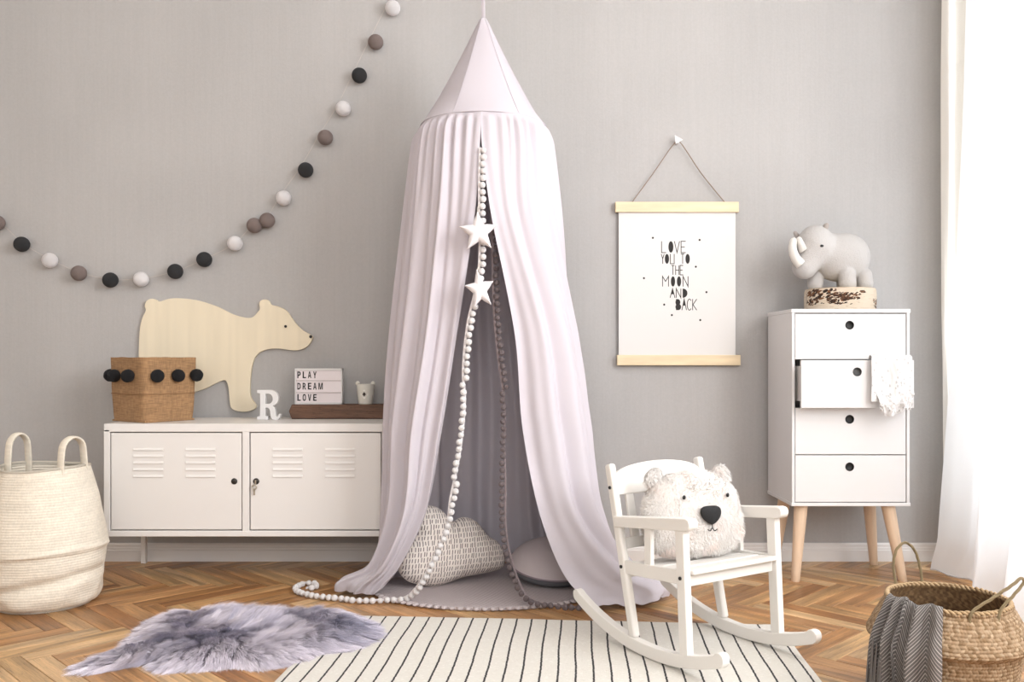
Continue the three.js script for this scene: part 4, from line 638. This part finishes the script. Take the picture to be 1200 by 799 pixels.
// ------------------------------------------------------------------ bear face cushion
{
  const p = thing('bear_cushion', 'fluffy white bear face cushion with black nose sitting on the rocking chair', 'cushion', [0.5775, 0.2885, 1.222], 0.33);
  const hw = 0.172, hh = 0.136, o = Array.from({ length: 60 }, (_, i) => { const a = i / 60 * Math.PI * 2, c = Math.cos(a), s = Math.sin(a), e = s < 0 ? 3.4 : 2.35, k = 1 / Math.pow(Math.pow(Math.abs(c), e) + Math.pow(Math.abs(s), e), 1 / e), y = s * k; return [c * k * hw * (1 - 0.05 * y), y * hh]; });
  const body = cushion(o, 0.165, 26, 200, 2.6, 0.5, 0.05), lean = -0.2; body.rotateX(lean); body.translate(0, hh + 0.004, 0);
  const frontZ = (x, y) => { const k = Math.max(Math.abs(x) / hw, 0) ** 2 + (Math.abs(y) / hh) ** 2; return 0.0825 * Math.pow(Math.max(0, 1 - Math.pow(Math.sqrt(k) / 1.09, 2.6)), 0.5); };
  const at = (x, y, d = 0) => V(x, y, frontZ(x, y) + d).applyAxisAngle(V(1, 0, 0), lean).add(V(0, hh + 0.004, 0));
  const plush = mat({ color: '#dfd9d4', roughness: 1, bumpMap: fuzz(8), bumpScale: 0.003 });
  const pb = part('cushion_body', body, plush, p);
  const ears = [];
  for (const sx of [-1, 1]) { const e = new THREE.SphereGeometry(0.034, 24, 16); e.scale(1.05, 0.85, 0.5); e.rotateZ(-sx * 0.75); e.translate(sx * 0.124, hh * 2 - 0.017, -0.026); ears.push(part('ear', e, plush, p)); }
  const nose = cushion(Array.from({ length: 40 }, (_, i) => { const a = i / 40 * Math.PI * 2, c = Math.cos(a), s = Math.sin(a); const e = s > 0 ? 3 : 1.6, k = 1 / Math.pow(Math.pow(Math.abs(c), e) + Math.pow(Math.abs(s), e), 1 / e); return [c * k * 0.037, s > 0 ? s * k * 0.021 : s * k * 0.037]; }), 0.026, 10, 80, 2.2, 0.6); nose.rotateX(lean); nose.translate(...at(0.012, -0.002, 0.012).toArray()); part('nose', nose, mat({ color: '#141416', roughness: 0.75, bumpMap: fabric(20), bumpScale: 0.0008 }), p, 'black felt nose');
  for (const x of [-0.07, 0.088]) { const e = new THREE.SphereGeometry(0.006, 16, 12); e.scale(0.85, 1.15, 0.7); e.translate(...at(x, 0.049, 0.008).toArray()); part('eye', e, M.dark, p, 'small black eye'); }
  part('mouth', [tube([at(0.012, -0.036, 0.014), at(0.012, -0.05, 0.0135)], 0.0016, 8, 6), tube([at(-0.004, -0.053, 0.013), at(0.004, -0.058, 0.0135), at(0.012, -0.05, 0.0135), at(0.02, -0.058, 0.0135), at(0.03, -0.054, 0.013)], 0.0016, 24, 6)], M.dark, p, 'stitched black mouth');
  const q = mulberry(31), hairs = [], a3 = V(0, 0, 0), b3 = V(0, 0, 0), c3 = V(0, 0, 0);
  for (const [m, n] of [[pb, 17000], [ears[0], 1100], [ears[1], 1100]]) {
    const g = m.geometry.index ? m.geometry.toNonIndexed() : m.geometry, P = g.attributes.position, cum = []; let tot = 0;
    for (let i = 0; i < P.count; i += 3) { a3.fromBufferAttribute(P, i); b3.fromBufferAttribute(P, i + 1); c3.fromBufferAttribute(P, i + 2); tot += b3.clone().sub(a3).cross(c3.clone().sub(a3)).length(); cum.push(tot); }
    const ctr = new THREE.Box3().setFromBufferAttribute(P).getCenter(V(0, 0, 0));
    for (let k = 0; k < n; k++) {
      const t = q() * tot; let lo = 0, hi = cum.length - 1; while (lo < hi) { const mid = lo + hi >> 1; if (cum[mid] < t) lo = mid + 1; else hi = mid; }
      const i = lo * 3; a3.fromBufferAttribute(P, i); b3.fromBufferAttribute(P, i + 1); c3.fromBufferAttribute(P, i + 2);
      let r1 = q(), r2 = q(); if (r1 + r2 > 1) { r1 = 1 - r1; r2 = 1 - r2; }
      const pt = a3.clone().addScaledVector(b3.clone().sub(a3), r1).addScaledVector(c3.clone().sub(a3), r2), nn = b3.clone().sub(a3).cross(c3.clone().sub(a3)).normalize(); if (nn.dot(pt.clone().sub(ctr)) < 0) nn.negate();
      if (pt.y < 0.012) continue;
      const l = pt.clone(); const f = V(noise(l.x * 20, l.y * 20, 1), noise(l.x * 20, l.y * 20, 5) - 0.5, noise(l.x * 20, l.y * 20, 9));
      const warm = sstep(0.05, 0.5, noise(l.x * 16, l.y * 16, 14)), c = new THREE.Color().setRGB(0.765, lerp(0.735, 0.66, warm), lerp(0.705, 0.61, warm)).multiplyScalar(0.93 + 0.12 * q());
      hairs.push({ p: pt, up: nn.clone().addScaledVector(f, 1.0).add(V((q() - 0.5) * 0.7, (q() - 0.5) * 0.7, (q() - 0.5) * 0.7)), lean: f, len: 0.0105 * (0.6 + 0.7 * q()), wide: 0.0019, c });
    }
  }
  fur('fur', hairs, mat({ color: '#ffffff', roughness: 0.95 }), p);
}
// ------------------------------------------------------------------ chest of drawers
const CH = { x0: 1.155, x1: 1.641, y0: 0.314, y1: 1.128, z0: 0.05, z1: 0.396 };
{
  const cx = (CH.x0 + CH.x1) / 2, w = CH.x1 - CH.x0, d = CH.z1 - CH.z0, t = 0.012, c = thing('chest_of_drawers', 'tall white chest of four drawers on tapered beech legs', 'chest of drawers', [cx, 0, CH.z0]);
  part('carcass', [box(w + 0.006, 0.016, d + 0.004, 0, CH.y1 - 0.008, d / 2, 0.002), box(w + 0.006, 0.014, d + 0.004, 0, CH.y0 + 0.007, d / 2, 0.002), box(t, CH.y1 - CH.y0 - 0.024, d, -w / 2 + t / 2, (CH.y0 + CH.y1) / 2, d / 2, 0.0015), box(t, CH.y1 - CH.y0 - 0.024, d, w / 2 - t / 2, (CH.y0 + CH.y1) / 2, d / 2, 0.0015), plain(w - 0.01, CH.y1 - CH.y0 - 0.02, 0.006, 0, (CH.y0 + CH.y1) / 2, 0.005)], M.white, c);
  const ys = [[0.920, 1.108], [0.7235, 0.9165], [0.5275, 0.7195], [0.331, 0.5235]], fw = w - 2 * t - 0.006;
  ys.forEach(([a, b], i) => {
    const out = i === 1 ? 0.076 : 0, h = b - a, hx = i === 1 ? -0.002 : -0.004, s = new THREE.Shape(); s.moveTo(-fw / 2, 0); s.lineTo(fw / 2, 0); s.lineTo(fw / 2, h); s.lineTo(-fw / 2, h);
    const hole = new THREE.Path(); hole.absarc(hx, h - 0.047, 0.0165, 0, Math.PI * 2, true); s.holes.push(hole);
    const g = new THREE.ExtrudeGeometry(s, { depth: 0.014, bevelEnabled: true, bevelThickness: 0.0015, bevelSize: 0.0015, bevelOffset: -0.0015, bevelSegments: 2, curveSegments: 28 }); g.translate(0, 0, -0.0155);
    const dr = new THREE.Group(); dr.name = 'drawer'; dr.position.set(0, a, d + out - 0.002); c.add(dr);
    part('drawer_front', metreUV(g), M.white, dr);
    part('drawer_box', [plain(0.011, h - 0.05, d - 0.05, -fw / 2 + 0.018, h / 2, -d / 2 + 0.006), plain(0.011, h - 0.05, d - 0.05, fw / 2 - 0.018, h / 2, -d / 2 + 0.006), plain(fw - 0.05, h - 0.05, 0.011, 0, h / 2, -d + 0.04), plain(fw - 0.04, 0.006, d - 0.05, 0, 0.03, -d / 2 + 0.006)], M.inside, dr);
    const cup = lathe([[0, -0.011], [0.0145, -0.011], [0.0155, -0.002], [0.0165, 0.0006], [0.0182, 0.0008], [0.0182, -0.0004]], 32); cup.rotateX(Math.PI / 2); cup.translate(hx, h - 0.047, 0.0004); part('finger_pull', cup, i === 1 ? mat({ color: '#4a4a4a', roughness: 0.6 }) : M.dark, dr, 'round dark finger pull');
  });
  const leg = (tx, tz, fx, fz) => { const a = V(tx - cx, CH.y0 + 0.002, tz - CH.z0), b = V(fx - cx, 0.0, fz - CH.z0); return grid(24, 10, (u, v, i, j) => { const k = Math.max(0, (j - 1) / 9), p = b.clone().lerp(a, k), r = j === 0 ? 0.0002 : lerp(0.0175, 0.0285, k), an = u * Math.PI * 2; return { x: p.x + Math.cos(an) * r, y: p.y, z: p.z + Math.sin(an) * r, s: k * 0.3, t: u * 0.15 }; }, true); };
  for (const [a, b, e, f] of [[1.209, 0.345, 1.176, 0.375], [1.571, 0.345, 1.622, 0.375], [1.217, 0.1, 1.176, 0.075], [1.59, 0.1, 1.622, 0.075]]) part('leg', leg(a, b, e, f), M.beech, c, 'tapered pale beech leg');
}
{ // muslin hanging over the open drawer
  const map = canvasTex(512, 512, (c, w, h) => { c.fillStyle = '#e4e2e1'; c.fillRect(0, 0, w, h); const q = mulberry(3); for (let i = 0; i < 60; i++) { const x = q() * w, y = q() * h, s = 9 + q() * 9; c.fillStyle = '#bfbcbb'; c.beginPath(); for (let k = 0; k < 10; k++) { const r = k % 2 ? s * 0.5 : s, a = k * Math.PI / 5 + i; c.lineTo(x + Math.cos(a) * r, y + Math.sin(a) * r); } c.fill(); } });
  const m = thing('muslin_cloth', 'white muslin cloth with grey star print over the open drawer', 'cloth', [1.53, 0.917, 0.476]);
  const path = new THREE.CatmullRomCurve3([V(0, -0.13, -0.11), V(0, -0.05, -0.06), V(0, 0.012, -0.03), V(0, 0.021, -0.008), V(0, 0.008, 0.009), V(0, -0.06, 0.013), V(0, -0.13, 0.014), V(0, -0.172, 0.018)], false, 'centripetal');
  const mt = mat({ physical: true, map, roughness: 1, bumpMap: fabric(3), bumpScale: 0.001 });
  part('cloth', grid(80, 80, (u, v) => { const p = path.getPoint(v), x = (u - 0.5) * lerp(0.155, 0.172, v), hang = sstep(0.45, 0.7, v); return { x: x + 0.004 * noise(v * 6, 3) - 0.004 * Math.sin(v * 2), y: p.y + hang * 0.006 * Math.sin(u * 6 + 1), z: p.z + 0.006 + hang * (0.004 * Math.sin(u * 9 + 2 * v) + 0.006 * noise(u * 4, v * 5, 2)) + 0.002 * noise(u * 16, v * 14, 6), s: u * 1.1, t: v * 1.8 }; }), mt, m);
  part('ruffle', grid(120, 24, (u, v) => { const x = (u - 0.46) * lerp(0.15, 0.125, v); return { x, y: -0.13 - v * 0.078 - 0.012 * Math.sin(u * 5) - 0.012 * noise(u * 5, v * 3), z: 0.024 + (0.006 * Math.sin(u * 19 + 3 * noise(u * 6, v * 4)) + 0.005 * noise(u * 20, v * 9)) * (0.5 + v) + 0.016 * Math.sin(v * 2.6), s: u * 1.1, t: v * 0.5 }; }), mt, m);
}
{ // birch slice
  const bark = canvasTex(1024, 256, (c, w, h) => {
    c.fillStyle = '#e2d2bd'; c.fillRect(0, 0, w, h); const q = mulberry(12);
    for (let i = 0; i < 260; i++) { c.fillStyle = q() > 0.5 ? 'rgba(240,226,206,0.6)' : 'rgba(190,150,112,0.45)'; c.fillRect(q() * w, q() * h, 10 + q() * 50, 1 + q() * 3); }
    const blot = (x, y, s) => { for (let k = 0; k < 60; k++) { c.fillStyle = ['#40291c', '#5d3c27', '#7b5133', '#2e1d14'][k % 4]; c.beginPath(); c.ellipse(x + (q() - 0.5) * s * 2.4, y + (q() - 0.5) * s * 2.2, 2 + q() * s * 0.12, 3 + q() * s * 0.26, q(), 0, 7); c.fill(); } };
    for (const [x, y, s] of [[0.045, 0.5, 60], [0.12, 0.4, 80], [0.19, 0.55, 50], [0.21, 0.4, 40], [0.245, 0.4, 34], [0.30, 0.2, 12], [0.425, 0.7, 46], [0.60, 0.5, 60], [0.78, 0.4, 70], [0.9, 0.6, 40]]) blot(x * w, y * h, s);
    for (let i = 0; i < 40; i++) { c.fillStyle = '#8d6a4c'; c.fillRect(q() * w, q() * h, 4 + q() * 16, 2); }
  });
  const s = thing('birch_slice', 'thick slice of birch trunk with peeling bark on the chest', 'wood slice', [1.419, CH.y1, 0.215]);
  const rr = (a) => 0.146 * (1 + 0.03 * noise(Math.cos(a) * 2, Math.sin(a) * 2, 1)), H = 0.094;
  part('bark', grid(120, 14, (u, v) => { const a = Math.PI + u * -Math.PI * 2, r = rr(a) * (1 + 0.012 * noise(Math.cos(a) * 9, Math.sin(a) * 9, v * 3)) - 0.004 * Math.pow(Math.abs(v * 2 - 1), 6); return { x: Math.cos(a) * r, y: v * H, z: Math.sin(a) * -r, s: -u, t: v }; }, true), mat({ map: bark, roughness: 0.9, bumpMap: fuzz(4), bumpScale: 0.002 }), s);
  const face = (y) => grid(100, 12, (u, v) => { const a = u * Math.PI * 2, r = rr(a) * v * 0.98; return { x: Math.cos(a) * r, y, z: Math.sin(a) * r, s: v * 0.3, t: u * 0.05 }; }, true);
  part('cut_face', [face(H), face(0.001)], M.pine, s);
}
{ // plush rhino
  const r = thing('plush_rhino', 'pale grey plush rhinoceros with white horns standing on the birch slice', 'stuffed toy', [1.404, CH.y1 + 0.0945, 0.215]);
  const body = (x, y, z) => {
    const p = V(x, y, z);
    let d = sdEll(p, V(0.046, 0.136, -0.005), V(0.098, 0.106, 0.088));
    d = smin(d, sdEll(p, V(-0.02, 0.14, 0.0), V(0.08, 0.098, 0.08)), 0.04);
    let h = sdEll(p, V(-0.098, 0.188, 0.022), V(0.078, 0.086, 0.074));
    h = smin(h, sdCap(p, V(-0.105, 0.165, 0.03), V(-0.152, 0.092, 0.045), 0.07, 0.052), 0.03);
    d = smin(d, h, 0.022);
    d = smin(d, sdCap(p, V(0.024, 0.055, 0.06), V(0.024, 0.022, 0.064), 0.036, 0.036), 0.006);
    d = smin(d, sdCap(p, V(-0.085, 0.055, -0.015), V(-0.09, 0.02, -0.005), 0.034, 0.033), 0.006);
    d = smin(d, sdCap(p, V(0.106, 0.055, 0.03), V(0.112, 0.022, 0.03), 0.036, 0.034), 0.006);
    d = smin(d, sdCap(p, V(0.06, 0.07, -0.06), V(0.06, 0.02, -0.062), 0.042, 0.034), 0.012);
    d = Math.max(d, -y);
    return d;
  };
  const grey = mat({ color: '#b8b4b1', roughness: 1, bumpMap: fuzz(9), bumpScale: 0.0022 });
  part('body', sdfMesh(body, -0.035, 0.13, 0, 0.21, 88), grey, r);
  const horn = (pts, r0, r1, label) => { const cv = new THREE.CatmullRomCurve3(pts); part('horn', mergeVertices(grid(20, 24, (u, v) => { const p = cv.getPoint(v), t = cv.getTangent(v), s = V(0, 0, 1), n = t.clone().cross(s).normalize(), k = lerp(r0, r1, v) * Math.sqrt(Math.max(0, 1 - Math.pow(Math.max(0, v - 0.85) / 0.15, 2))), a = u * Math.PI * 2; p.addScaledVector(s, Math.cos(a) * k).addScaledVector(n, Math.sin(a) * k); return p; }, true)), mat({ color: '#f1ede6', roughness: 0.9, bumpMap: fuzz(9), bumpScale: 0.0015 }), r, label); };
  horn([V(-0.178, 0.1, 0.075), V(-0.203, 0.125, 0.084), V(-0.218, 0.165, 0.09), V(-0.211, 0.214, 0.09)], 0.023, 0.014, 'large white horn');
  horn([V(-0.166, 0.158, 0.07), V(-0.18, 0.178, 0.09), V(-0.196, 0.215, 0.094)], 0.019, 0.011, 'short white horn');
  for (const [x, y, z, rot] of [[-0.062, 0.262, 0.05, -0.4], [-0.168, 0.238, -0.015, 0.6], [-0.05, 0.267, 0.0, -0.2]]) { const e = new THREE.SphereGeometry(0.015, 16, 12); e.scale(0.7, 1.25, 0.5); e.rotateZ(rot); e.translate(x, y, z); part('ear', e, mat({ color: '#9d958f', roughness: 1 }), r); }
  { let z = 0.2; while (z > 0 && body(-0.099, 0.175, z) > 0) z -= 0.001; const e = new THREE.SphereGeometry(0.0066, 14, 10); e.scale(1.2, 0.85, 0.7); e.translate(-0.099, 0.175, z + 0.0015); part('eye', e, M.dark, r, 'small black eye'); }
}
// ------------------------------------------------------------------ seagrass basket and throw
{
  const B = [1.14, 0, 1.75], b = thing('seagrass_basket', 'round straw-coloured seagrass belly basket with twisted handles', 'basket', B);
  const prof = new THREE.CatmullRomCurve3([[0.118, 0.004], [0.135, 0.01], [0.152, 0.06], [0.166, 0.12], [0.172, 0.17], [0.178, 0.188], [0.19, 0.195], [0.1955, 0.203], [0.192, 0.213], [0.182, 0.232], [0.169, 0.256], [0.158, 0.277], [0.151, 0.288], [0.151, 0.296]].map(([r, y]) => V(r, y, 0)), false, 'centripetal'), plen = prof.getLength();
  const row = 0.0095;
  const shape = (th, v, amp) => { const p = prof.getPointAt(v), k = v * plen / row, i = Math.floor(k), t = k - i, lean = i % 2 ? 1 : -1, st = th * 0.17 / 0.0075 + lean * t * 0.55 + i * 0.37; const r = p.x + amp * (0.0026 * Math.sin(Math.PI * t) + 0.0016 * Math.abs(Math.sin(st * Math.PI)) + 0.002 * noise(th * 3, v * 12, 4)) + 0.004 * noise(Math.cos(th) * 2, Math.sin(th) * 2, v * 3); return { x: Math.cos(th) * r, y: p.y + 0.002 * noise(th * 5, v * 9, 7), z: Math.sin(th) * r, id: Math.floor(st) * 17 + i * 131 }; };
  const straw = mat({ color: '#ffffff', roughness: 0.85, vertexColors: true });
  const colored = (g, ids, tones) => { const col = new Float32Array(ids.length * 3), c = new THREE.Color(); ids.forEach((id, k) => { const h = (Math.imul(id ^ 0x9e37, 0x85ebca6b) >>> 7) % 1000 / 1000; c.set(tones[Math.floor(h * tones.length)]); c.multiplyScalar(0.88 + 0.24 * ((h * 7.13) % 1)); c.toArray(col, k * 3); }); g.setAttribute('color', new THREE.BufferAttribute(col, 3)); return g; };
  { const ids = [], g = grid(720, 170, (u, v) => { const q = shape(u * Math.PI * 2, v, 1); ids.push(q.id); return q; }, true); part('woven_body', colored(g, ids, ['#8d7458', '#80674b', '#9a8266', '#775e41', '#927a5f', '#a38d72']), straw, b); }
  { const ids = [], g = grid(260, 70, (u, v) => { const q = shape(u * Math.PI * 2, v, 0.8), k = 1 - 0.011 / Math.hypot(q.x, q.z); ids.push(q.id); return { x: q.x * k, y: q.y + 0.006, z: q.z * k }; }, true); part('inner_wall', colored(g, ids, ['#85694a', '#74593c', '#927552', '#664e36']), straw, b); }
  part('base', new THREE.CylinderGeometry(0.13, 0.125, 0.012, 48).translate(0, 0.007, 0), mat({ color: '#a98355', roughness: 0.9 }), b);
  { const pts = [], n = 220; for (const ph of [0, 1]) { const l = []; for (let i = 0; i < n; i++) { const a = i / n * Math.PI * 2, q = shape(a, 1, 0), w = a * 34 + ph * Math.PI; l.push(V(q.x + Math.cos(a) * Math.cos(w) * 0.003 - Math.cos(a) * 0.004, q.y + Math.sin(w) * 0.003 + 0.002, q.z + Math.sin(a) * Math.cos(w) * 0.003 - Math.sin(a) * 0.004)); } pts.push(tube(l, 0.0042, 600, 6, true)); } part('rim_braid', pts, mat({ color: '#a58b69', roughness: 0.85 }), b); }
  const hm = mat({ color: '#b39d76', roughness: 0.8, bumpMap: fuzz(6), bumpScale: 0.003 });
  const handle = (pts) => { const cv = new THREE.CatmullRomCurve3(pts, false, 'centripetal'), strands = []; for (const ph of [0, 2.1, 4.2]) { const l = []; for (let i = 0; i <= 80; i++) { const u = i / 80, p = cv.getPointAt(u), t = cv.getTangentAt(u), s = V(0.3, 0.2, 1).cross(t).normalize(), n = t.clone().cross(s), a = u * 26 + ph; p.addScaledVector(s, Math.cos(a) * 0.0021).addScaledVector(n, Math.sin(a) * 0.0021); l.push(p); } strands.push(tube(l, 0.0021, 130, 6)); } part('handle', strands, hm, b, 'twisted cord handle'); };
  handle([V(-0.078, 0.286, -0.131), V(-0.08, 0.312, -0.133), V(-0.084, 0.352, -0.136), V(-0.07, 0.398, -0.142), V(-0.044, 0.412, -0.148), V(-0.018, 0.39, -0.152), V(-0.002, 0.345, -0.155), V(0.002, 0.31, -0.152), V(0.0, 0.286, -0.151)]);
  handle([V(-0.022, 0.258, 0.154), V(-0.016, 0.302, 0.155), V(0.04, 0.334, 0.142), V(0.1, 0.36, 0.12), V(0.137, 0.374, 0.102), V(0.143, 0.366, 0.1), V(0.11, 0.339, 0.118), V(0.064, 0.306, 0.14), V(0.048, 0.258, 0.148)]);
  // throw over the rim
  const map = canvasTex(512, 512, (c, w, h) => { c.fillStyle = '#6a6562'; c.fillRect(0, 0, w, h); c.lineWidth = 8; for (let side = 0; side < 2; side++) for (let i = -16; i < 32; i++) { c.strokeStyle = i % 2 ? '#c2bbb5' : '#a8a19c'; c.save(); c.beginPath(); c.rect(side * w / 2, 0, w / 2, h); c.clip(); c.beginPath(); const y = i * h / 16; if (side) { c.moveTo(w / 2, y + h / 4); c.lineTo(w, y - h / 16); } else { c.moveTo(0, y - h / 16); c.lineTo(w / 2, y + h / 4); } c.stroke(); c.restore(); } });
  const t = thing('knitted_throw', 'dark grey throw with pale chevron weave hanging over the basket rim', 'throw blanket', B);
  const pr = [[0.125, 0.17], [0.132, 0.25], [0.14, 0.302], [0.152, 0.313], [0.163, 0.303], [0.178, 0.262], [0.195, 0.222], [0.203, 0.195], [0.203, 0.11], [0.2, 0.03]];
  const cv = new THREE.CatmullRomCurve3(pr.map(([x, y]) => V(x, y, 0)), false, 'centripetal');
  const cloth = (a0, a1, v1, off) => grid(90, 90, (u, v) => { const p = cv.getPointAt(v * v1), th = lerp(a0, a1, u) + 0.03 * noise(v * 5, u * 2, off) * v, out = sstep(0.3, 0.6, v), f = (0.006 + 0.010 * out) * Math.sin(u * 13 + off * 2 + 1.2 * noise(v * 3, 1)) * sstep(0.1, 0.4, v) + 0.004 * noise(u * 9, v * 6, off), r = p.x + 0.008 + Math.max(-0.006, f) + off * 0.004; return { x: Math.cos(th) * r, y: p.y + 0.004 * Math.sin(u * 7) + off * 0.004, z: Math.sin(th) * r, s: u * 1.6 + off * 0.3, t: v * 2.6 }; });
  part('cloth', cloth(2.08, 2.66, 0.97, 0), mat({ map, roughness: 1, bumpMap: fabric(3), bumpScale: 0.002 }), t);
  part('folded_edge', cloth(2.60, 2.94, 0.93, 1), mat({ map, roughness: 1, bumpMap: fabric(3), bumpScale: 0.002 }), t);
  const fr = []; const q = mulberry(8); for (let i = 0; i < 15; i++) { const th = lerp(2.74, 2.95, i / 14) + (q() - 0.5) * 0.012, r = 0.222 + q() * 0.01; fr.push(tube([V(Math.cos(th) * r, 0.16 + 0.06 * q(), Math.sin(th) * r), V(Math.cos(th) * (r + 0.006), 0.1, Math.sin(th) * (r + 0.006)), V(Math.cos(th + 0.01) * (r + 0.003), 0.03 + 0.02 * q(), Math.sin(th + 0.01) * (r + 0.003))], 0.0022, 10, 5)); }
  part('fringe', fr, mat({ color: '#6a6562', roughness: 1 }), t).userData.kind = 'stuff';
}
scene.traverse((o) => { if (o.isMesh) { o.castShadow = true; o.receiveShadow = true; } });
renderer.render(scene, camera);
